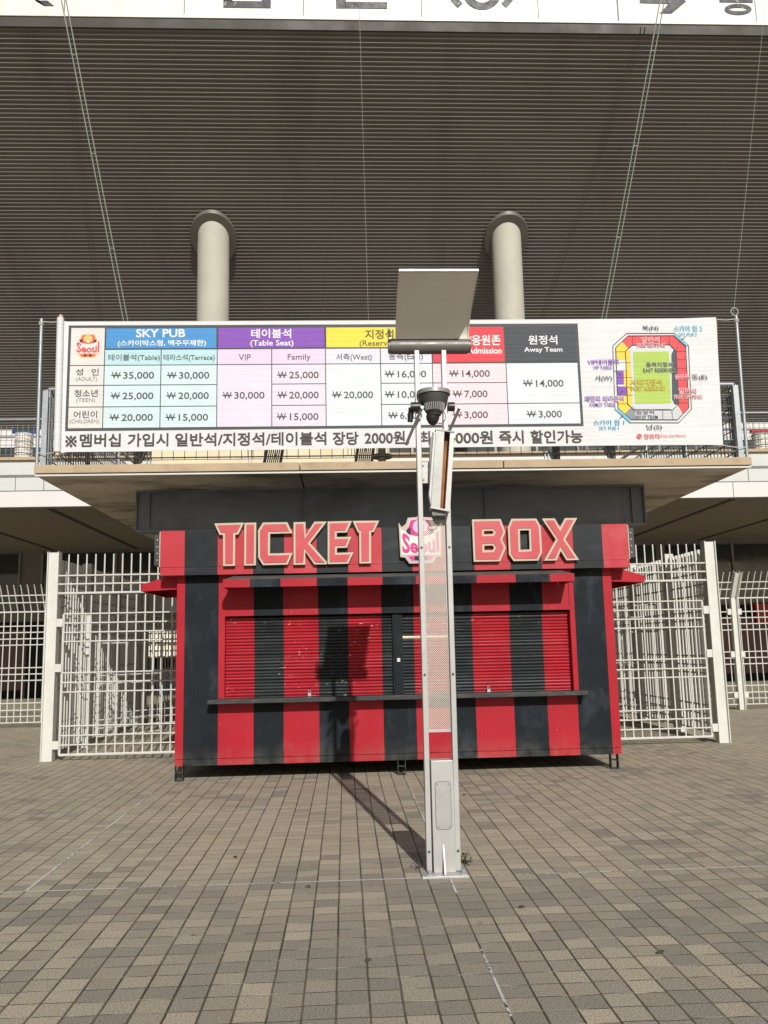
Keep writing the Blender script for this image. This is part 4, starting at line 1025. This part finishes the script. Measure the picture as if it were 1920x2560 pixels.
# ------------------------------------------------------------------ lamp post
YL_ = 5.93
lamp = empty('lamp_post', (.63, YL_, 0), 'grey twin-rail lamp post with a large curved reflector plate, in front of the booth', 'lamp post')
xl, xr = .520, .715     # rail left edges
rw = .034; rd = .075; zr_ = 3.62
xs_l = lambda z: .513+(.525-.513)*z/3.6
xs_r = lambda z: .7035+(.7195-.7035)*z/3.6
for fx in (xs_l, xs_r):
    a, b = fx(0), fx(zr_)
    k = MB(); vs = [(x, y, z) for z, x0_ in ((.02, a), (zr_, b)) for x, y in ((x0_, YL_-rd/2), (x0_+rw, YL_-rd/2), (x0_+rw, YL_+rd/2), (x0_, YL_+rd/2))]
    k.add(vs, [(0, 3, 2, 1), (4, 5, 6, 7), (0, 1, 5, 4), (1, 2, 6, 5), (2, 3, 7, 6), (3, 0, 4, 7)])
    rl = k.build('rail', LAMPW, lamp, bevel=.003)
    for py in (1370, 1686, 2126):
        z = at(1080, py, Y=YL_).z; x = fx(z)+rw*.5
        MB().tube([(x, YL_-rd/2-.004, z), (x, YL_-rd/2+.001, z)], .009, 8).build('bolt', FLOODG, rl)
# base plate, bolts, gusset
bx_a, bx_b = at(1056, 2193, Z=.012).x, at(1173, 2190, Z=.012).x
bp_ = MB().box(bx_a, bx_b, at(1110, 2192, Z=.012).y, 6.10, 0, .014).build('base_plate', LAMPW, lamp, bevel=.002)
yb_ = at(1110, 2192, Z=.012).y
for x in (at(1072, 2180, Z=.014).x, at(1155, 2178, Z=.014).x):
    MB().tube([(x, yb_+.045, .014), (x, yb_+.045, .019)], .028, 16).build('washer', LAMPW, bp_)
    MB().tube([(x, yb_+.045, .019), (x, yb_+.045, .036), (x, yb_+.045, .046)], [.014, .013, .006], 8).build('bolt', GALV, bp_)
    MB().tube([(x, 6.05, .014), (x, 6.05, .045)], .012, 8).build('bolt', GALV, bp_)
zt_ = at(1100, 1901, Y=YL_-.05).z
ib0, ib1 = xs_l(.5)+rw+.008, xs_r(.5)-.002
jb = MB().box(ib0, ib1, YL_-.055, YL_+.05, .014, zt_).build('junction_box', LAMPW, lamp, bevel=.004)
# access hatch with rounded corners and screws
hx0, hx1 = at(1089, 2000, Y=YL_-.055).x, at(1127, 2000, Y=YL_-.055).x; hz0, hz1 = at(1100, 2073, Y=YL_-.055).z, at(1100, 1955, Y=YL_-.055).z
def rrect(x0, x1, z0, z1, r, n_=5):
    o = []
    for cx, cz, a0 in ((x1-r, z1-r, 0), (x0+r, z1-r, 90), (x0+r, z0+r, 180), (x1-r, z0+r, 270)):
        o += [(cx+r*math.cos(math.radians(a0+90*k/n_)), cz+r*math.sin(math.radians(a0+90*k/n_))) for k in range(n_+1)]
    return o
MB().prism([rrect(hx0-.003, hx1+.003, hz0-.003, hz1+.003, .024)], YL_-.057, YL_-.0545).build('hatch_gap', FLOODG, jb)
MB().prism([rrect(hx0, hx1, hz0, hz1, .022)], YL_-.060, YL_-.0565).build('access_hatch', HATCH, jb)
mb = MB()
for x in (hx0+.014, hx1-.014):
    for z in (hz0+.016, hz1-.016): mb.tube([(x, YL_-.0625, z), (x, YL_-.059, z)], .005, 8)
build_split(mb, 'screw', GALVD, jb)
gx = at(1112, 2165, Y=YL_-.1).x
k = MB().add([(gx-.004, YL_-.056, .014), (gx-.004, yb_+.02, .014), (gx-.004, yb_+.02, .02), (gx-.004, YL_-.056, .19), (gx+.004, YL_-.056, .014), (gx+.004, yb_+.02, .014), (gx+.004, yb_+.02, .02), (gx+.004, YL_-.056, .19)], [(0, 1, 2, 3), (7, 6, 5, 4), (0, 4, 5, 1), (1, 5, 6, 2), (2, 6, 7, 3)])
k.build('gusset', LAMPW, lamp)
# perforated screen
pz0, pz1 = at(1100, 1830, Y=YL_).z, at(1090, 1300, Y=YL_).z
x0a, x1a = xs_l(pz0)+rw+.001, xs_r(pz0)-.001
ps = MB().box(x0a, x1a, YL_-.002, YL_, pz0+.022, pz1).build('perforated_screen', PERF, lamp)
mb = MB(); mb.box(x0a, x1a, YL_-.005, YL_-.0022, pz0, pz0+.021)
mb.box(x0a, x0a+.006, YL_-.004, YL_-.0021, pz0+.022, pz1); mb.box(x1a-.006, x1a, YL_-.004, YL_-.0021, pz0+.022, pz1)
mb.build('screen_frame', LAMPW, ps)
# reflector
hz = at(1075, 866, Y=YL_).z; hx_a, hx_b = at(972, 866, Y=YL_-.03).x, at(1176, 866, Y=YL_-.03).x
MB().tube([(hx_a+.015, YL_, hz), (hx_b-.015, YL_, hz)], .056, 28).build('housing', HOUSE, lamp, smooth=True)
ho = lamp.children[-1]
for xa, xb in ((hx_a-.004, hx_a+.015), (hx_b-.015, hx_b+.004)):
    MB().tube([(xa, YL_, hz), (xb, YL_, hz)], .05, 24).build('end_cap', HOUSE, ho, smooth=True)
k = MB(); k.prism([[(YL_-.05+.085*math.cos(q), hz+.03+.11*math.sin(q)) for q in [math.radians(a) for a in range(0, 181, 15)]]], hx_a+.0, hx_a+.012, P=lambda x, z, y: (y, x+.06, z)); k.build('end_fin', LAMPW, ho)
b0 = at(986, 849, Y=YL_-.03); b1 = at(1164.6, 849, Y=YL_-.03); yt = YL_-.56; t0 = at(1002.6, 677, Y=yt); t1 = at(1201, 676, Y=yt)
xa, xb = (b0.x+t0.x)/2, (b1.x+t1.x)/2
zb_ = b0.z; ztp = t0.z
mb = MB(); n_ = 16; vs = []
for th in (0, .012):
    for i in range(n_+1):
        t_ = i/n_
        # starts steep at the housing and leans further out towards its top edge
        y = (YL_-.03) + (yt-YL_+.03)*(t_**1.7); z = zb_ + (ztp-zb_)*(1-(1-t_)**1.12)
        ty = (yt-YL_)*1.7*max(t_, .02)**.7; tz = (ztp-zb_)*1.12*(max(1-t_, .0001)**.12); L_ = math.hypot(ty, tz)
        y += th*tz/L_; z += -th*ty/L_
        vs += [(xa, y, z), (xb, y, z)]
m1 = (n_+1)*2
fs = []
for i in range(n_):
    a = i*2; fs += [(a, a+1, a+3, a+2), (m1+a+1, m1+a, m1+a+2, m1+a+3), (a, a+2, m1+a+2, m1+a), (a+1, m1+a+1, m1+a+3, a+3)]
fs += [(0, m1, m1+1, 1), (m1-2, m1-1, 2*m1-1, 2*m1-2)]
mb.add(vs, fs); rf = mb.build('reflector', LAMPG, lamp, smooth=True)
rw0, rw1 = at(990, 849, Y=YL_+.05), at(1162, 849, Y=YL_+.05); rt0, rt1 = at(1006, 690, Y=6.06), at(1172, 690, Y=6.06)
k = MB(); k_n = 10; k_v = []
for th in (0, .012):
    for i in range(k_n+1):
        t_ = i/k_n; z = hz+.03+(4.10-hz-.03)*t_; y = YL_+.05+.05*math.sin(t_*2.2)+.03*t_+th; x0_ = rw0.x+(rt0.x-rw0.x)*t_; x1_ = rw1.x+(rt1.x-rw1.x)*t_
        k_v += [(x0_, y, z), (x1_, y, z)]
k_m = (k_n+1)*2; k_f = []
for i in range(k_n):
    a = i*2; k_f += [(a, a+1, a+3, a+2), (k_m+a+1, k_m+a, k_m+a+2, k_m+a+3), (a, a+2, k_m+a+2, k_m+a), (a+1, k_m+a+1, k_m+a+3, a+3)]
k_f += [(0, k_m, k_m+1, 1), (k_m-2, k_m-1, 2*k_m-1, 2*k_m-2)]
k.add(k_v, k_f).build('rear_wing', LAMPG, lamp, smooth=True)
mb = MB(); mb.box(xa-.004, xb+.004, yt-.006, yt+.014, ztp-.004, ztp+.010); mb.build('reflector_edge', LAMPW, rf)
mb = MB()
for x in (xa-.003, xb-.003):
    pts = []
    for i in range(n_+1):
        t_ = i/n_; pts.append(((YL_-.033) + (yt-YL_+.03)*(t_**1.7), zb_ + (ztp-zb_)*(1-(1-t_)**1.12)))
    for (ya, za), (yb2, zb2) in zip(pts, pts[1:]): mb.bar((x+.003, ya, za), (x+.003, yb2, zb2), .007, .012)
mb.build('reflector_side_edge', LAMPG, rf)
# uplight between the rails
fc = at(1084, 983, Y=YL_-.05); fx_, fz_ = fc.x, fc.z; fy = YL_-.05
fl = MB().tube([(fx_, fy, fz_-.165), (fx_, fy, fz_-.14), (fx_, fy, fz_-.09), (fx_, fy, fz_-.018)], [.045, .060, .090, .108], 32).build('floodlight', FLOODG, lamp, smooth=True)
MB().tube([(fx_, fy, fz_-.016), (fx_, fy, fz_+.012)], .118, 32).build('rim', FLOODR, fl, smooth=True)
mb = MB()
for i in range(13):
    a = math.radians(-60+i*10); x = fx_+.070*math.sin(a); y = fy-.078*math.cos(a)
    mb.bar((x, y, fz_-.135), (x*1+.012*math.sin(a), y-.012, fz_-.085), .006, .010)
mb.build('cooling_fin', FLOODR, fl)
mb = MB(); mb.tube([(fx_-.165, fy, fz_-.10), (fx_-.10, fy, fz_-.10)], .035, 14); mb.tube([(fx_+.10, fy, fz_-.10), (fx_+.145, fy, fz_-.10)], .033, 14)
mb.tube([(fx_-.16, fy+.02, fz_-.10), (fx_-.17, fy+.03, fz_-.20)], .02, 10)
build_split(mb, 'pivot_knob', DARKP, fl, smooth=True)
sp = MB(); sp.tube([(fx_-.01, fy+.01, fz_-.160), (fx_-.01, fy+.01, fz_-.185), (fx_-.01, fy+.01, fz_-.215), (fx_-.01, fy+.01, fz_-.232)], [.048, .046, .032, .010], 20); sp.build('sensor_dome', DARKP, fl, smooth=True)
sp = MB(); sp.tube([(fx_+.03+.04*math.cos(q), fy-.07, fz_-.19+.05*math.sin(q)) for q in [math.radians(a) for a in range(-130, 91, 20)]], .003, 6); sp.build('cable_loop', DARKP, fl)
mb = MB()
for (p0_, y0_), (p1_, y1_) in ((((1056, 1017), YL_-.14), ((1014.5, 1113), YL_-.02)), (((1150, 1017), YL_-.14), ((1108, 1113), YL_-.02))):
    mb.bar(at(*p0_, Y=y0_), at(*p1_, Y=y1_), .020, .012)
ar = build_split(mb, 'bracket_arm', HOUSE, lamp, bevel=.004)[0]
mb = MB()
for p0_ in ((1056, 1018), (1150, 1018)):
    q = at(*p0_, Y=YL_-.150); mb.tube([q, q+Vector((0, .006, 0))], .012, 12)
build_split(mb, 'bolt', LAMPW, ar)
# long louvred light box
def LB_(px, py, Y): return at(px, py, Y=Y)
lb = empty_lb = MB()
y0_ = YL_-.13; y1_ = YL_-.02
def quad_prism(tl, tr, br, bl, ya, yb, ya2=None, yb2=None):
    m_ = MB(); ya2 = ya if ya2 is None else ya2; yb2 = yb if yb2 is None else yb2
    f0 = [at(*p, Y=ya) for p in (tl, tr)] + [at(*p, Y=ya2) for p in (br, bl)]
    f1 = [v + Vector((0, yb-ya, 0)) for v in f0]
    m_.add(f0+f1, [(0, 1, 2, 3), (7, 6, 5, 4), (0, 4, 5, 1), (1, 5, 6, 2), (2, 6, 7, 3), (3, 7, 4, 0)]); return m_
cc = lambda x, y: (920+x/3.3525, 640+y/3.3525)
bx_ = quad_prism(cc(570, 1460), cc(641, 1453), cc(603, 2118), cc(528, 2105), y0_, y0_+.012); bxo = bx_.build('light_box', LAMPW, lamp)
quad_prism(cc(690, 1462), cc(724, 1474), cc(687, 2140), cc(646, 2125), y0_-.0, y0_+.10).build('box_side', LAMPW, bxo)
quad_prism(cc(560, 1470), cc(700, 1462), cc(660, 2120), cc(520, 2110), y0_+.075, y0_+.085).build('box_inner', RUST, bxo)
quad_prism(cc(552, 1470), cc(572, 1460), cc(530, 2105), cc(512, 2000), y0_+.012, y0_+.10).build('box_side', LAMPW, bxo)
quad_prism(cc(566, 1450), cc(726, 1468), cc(724, 1480), cc(566, 1458), y0_-.006, y0_+.10).build('box_cap', GALVD, bxo)
quad_prism(cc(524, 2100), cc(690, 2128), cc(686, 2142), cc(524, 2112), y0_-.012, y0_+.10).build('box_cap', LAMPW, bxo)
mb = MB()
for k in range(9):
    t_ = (k+.5)/9; a = Vector(cc(570+71*t_, 1462-7*t_)); b = Vector(cc(528+75*t_, 2103+12*t_))
    mb.bar(at(a.x, a.y, Y=y0_-.001), at(b.x, b.y, Y=y0_-.001), .0035, .006)
mb.build('rib', LAMPW, bxo)
quad_prism(cc(522, 1520), cc(548, 1495), cc(535, 2000), cc(512, 2020), y0_+.03, y0_+.09).build('box_back', HOUSE, bxo)
q = at(*cc(500, 1815), Y=YL_-.045)
k = MB().box(xs_l(2.5)+rw, q.x+.02, YL_-.045, YL_-.035, q.z-.075, q.z+.075); k.build('mounting_plate', LAMPW, lamp)
mb = MB()
for dz in (-.05, .05):
    for dx in (-.03, .008): mb.tube([(q.x+dx, YL_-.052, q.z+dz), (q.x+dx, YL_-.044, q.z+dz)], .007, 8)
build_split(mb, 'bolt', GALVD, lamp)
q = at(*cc(590, 2165), Y=y0_+.04)
mb = MB(); mb.box(q.x-.045, q.x+.045, y0_+.02, y0_+.07, q.z-.01, q.z+.035); mb.build('box_foot', HOUSE, bxo)
mb = MB(); mb.tube([(q.x-.02+.03*math.cos(a), y0_+.02, q.z-.015+.022*math.sin(a)) for a in [math.radians(v) for v in range(180, 361, 20)]], .003, 6); mb.build('wire', DARKP, bxo)

# ------------------------------------------------------------------ weeds and litter on the paving
def weed(px, py, lb, n_, seed):
    c = at(px, py, Z=.0); rnd = random.Random(seed); e = empty('weed', c, lb, 'weed')
    for nm, m_, kk in (('leaf', GREEN, n_), ('dry_leaf', BROWNL, n_//3)):
        mb = MB()
        for i in range(kk):
            a = rnd.uniform(0, 6.28); r = rnd.uniform(0, .045); h = rnd.uniform(.005, .07); s_ = rnd.uniform(.008, .018); t_ = rnd.uniform(-.6, .9)
            p = Vector((c.x+r*math.cos(a), c.y+r*math.sin(a), h)); d = Vector((math.cos(a), math.sin(a), t_)).normalized(); u = Vector((-math.sin(a), math.cos(a), 0))
            mb.add([p-d*s_, p+u*s_*.45, p+d*s_, p-u*s_*.45+Vector((0, 0, .003))], [(0, 1, 2, 3)])
        mb.build(nm, m_, e)
weed(1166, 2160, 'small green and rust coloured weed at the right of the lamp base', 60, 1)
weed(1049, 2174, 'tiny green weed at the left corner of the lamp base', 24, 2)
for i, (px, py) in enumerate(((770, 2221), (921, 2406), (1161, 1989), (588, 2146), (1306, 2272), (1652, 2386))):
    c = at(px, py, Z=0); rnd = random.Random(i); mb = MB()
    vs = [(c.x+.016*math.cos(a)*(1+.4*rnd.random()), c.y+.011*math.sin(a), .006+.012*rnd.random()) for a in [k*math.pi/4 for k in range(8)]]
    mb.add(vs+[(c.x, c.y, .02)], [(k, (k+1) % 8, 8) for k in range(8)])
    o = mb.build('fallen_leaf', BROWNL)
    tag(o, ['curled brown leaf on the paving left of centre, nearer than the white line', 'dark curled leaf low in the middle foreground, on a paving joint', 'brown leaf just right of the lamp post, behind the white line', 'brown leaf on the paving below the left part of the booth', 'brown leaf on the paving right of the lamp base', 'brown leaf at the lower right of the paving'][i], 'leaf', 'dry leaves on the paving')
for o in bpy.data.objects:
    if '_o' in o: del o['_o']
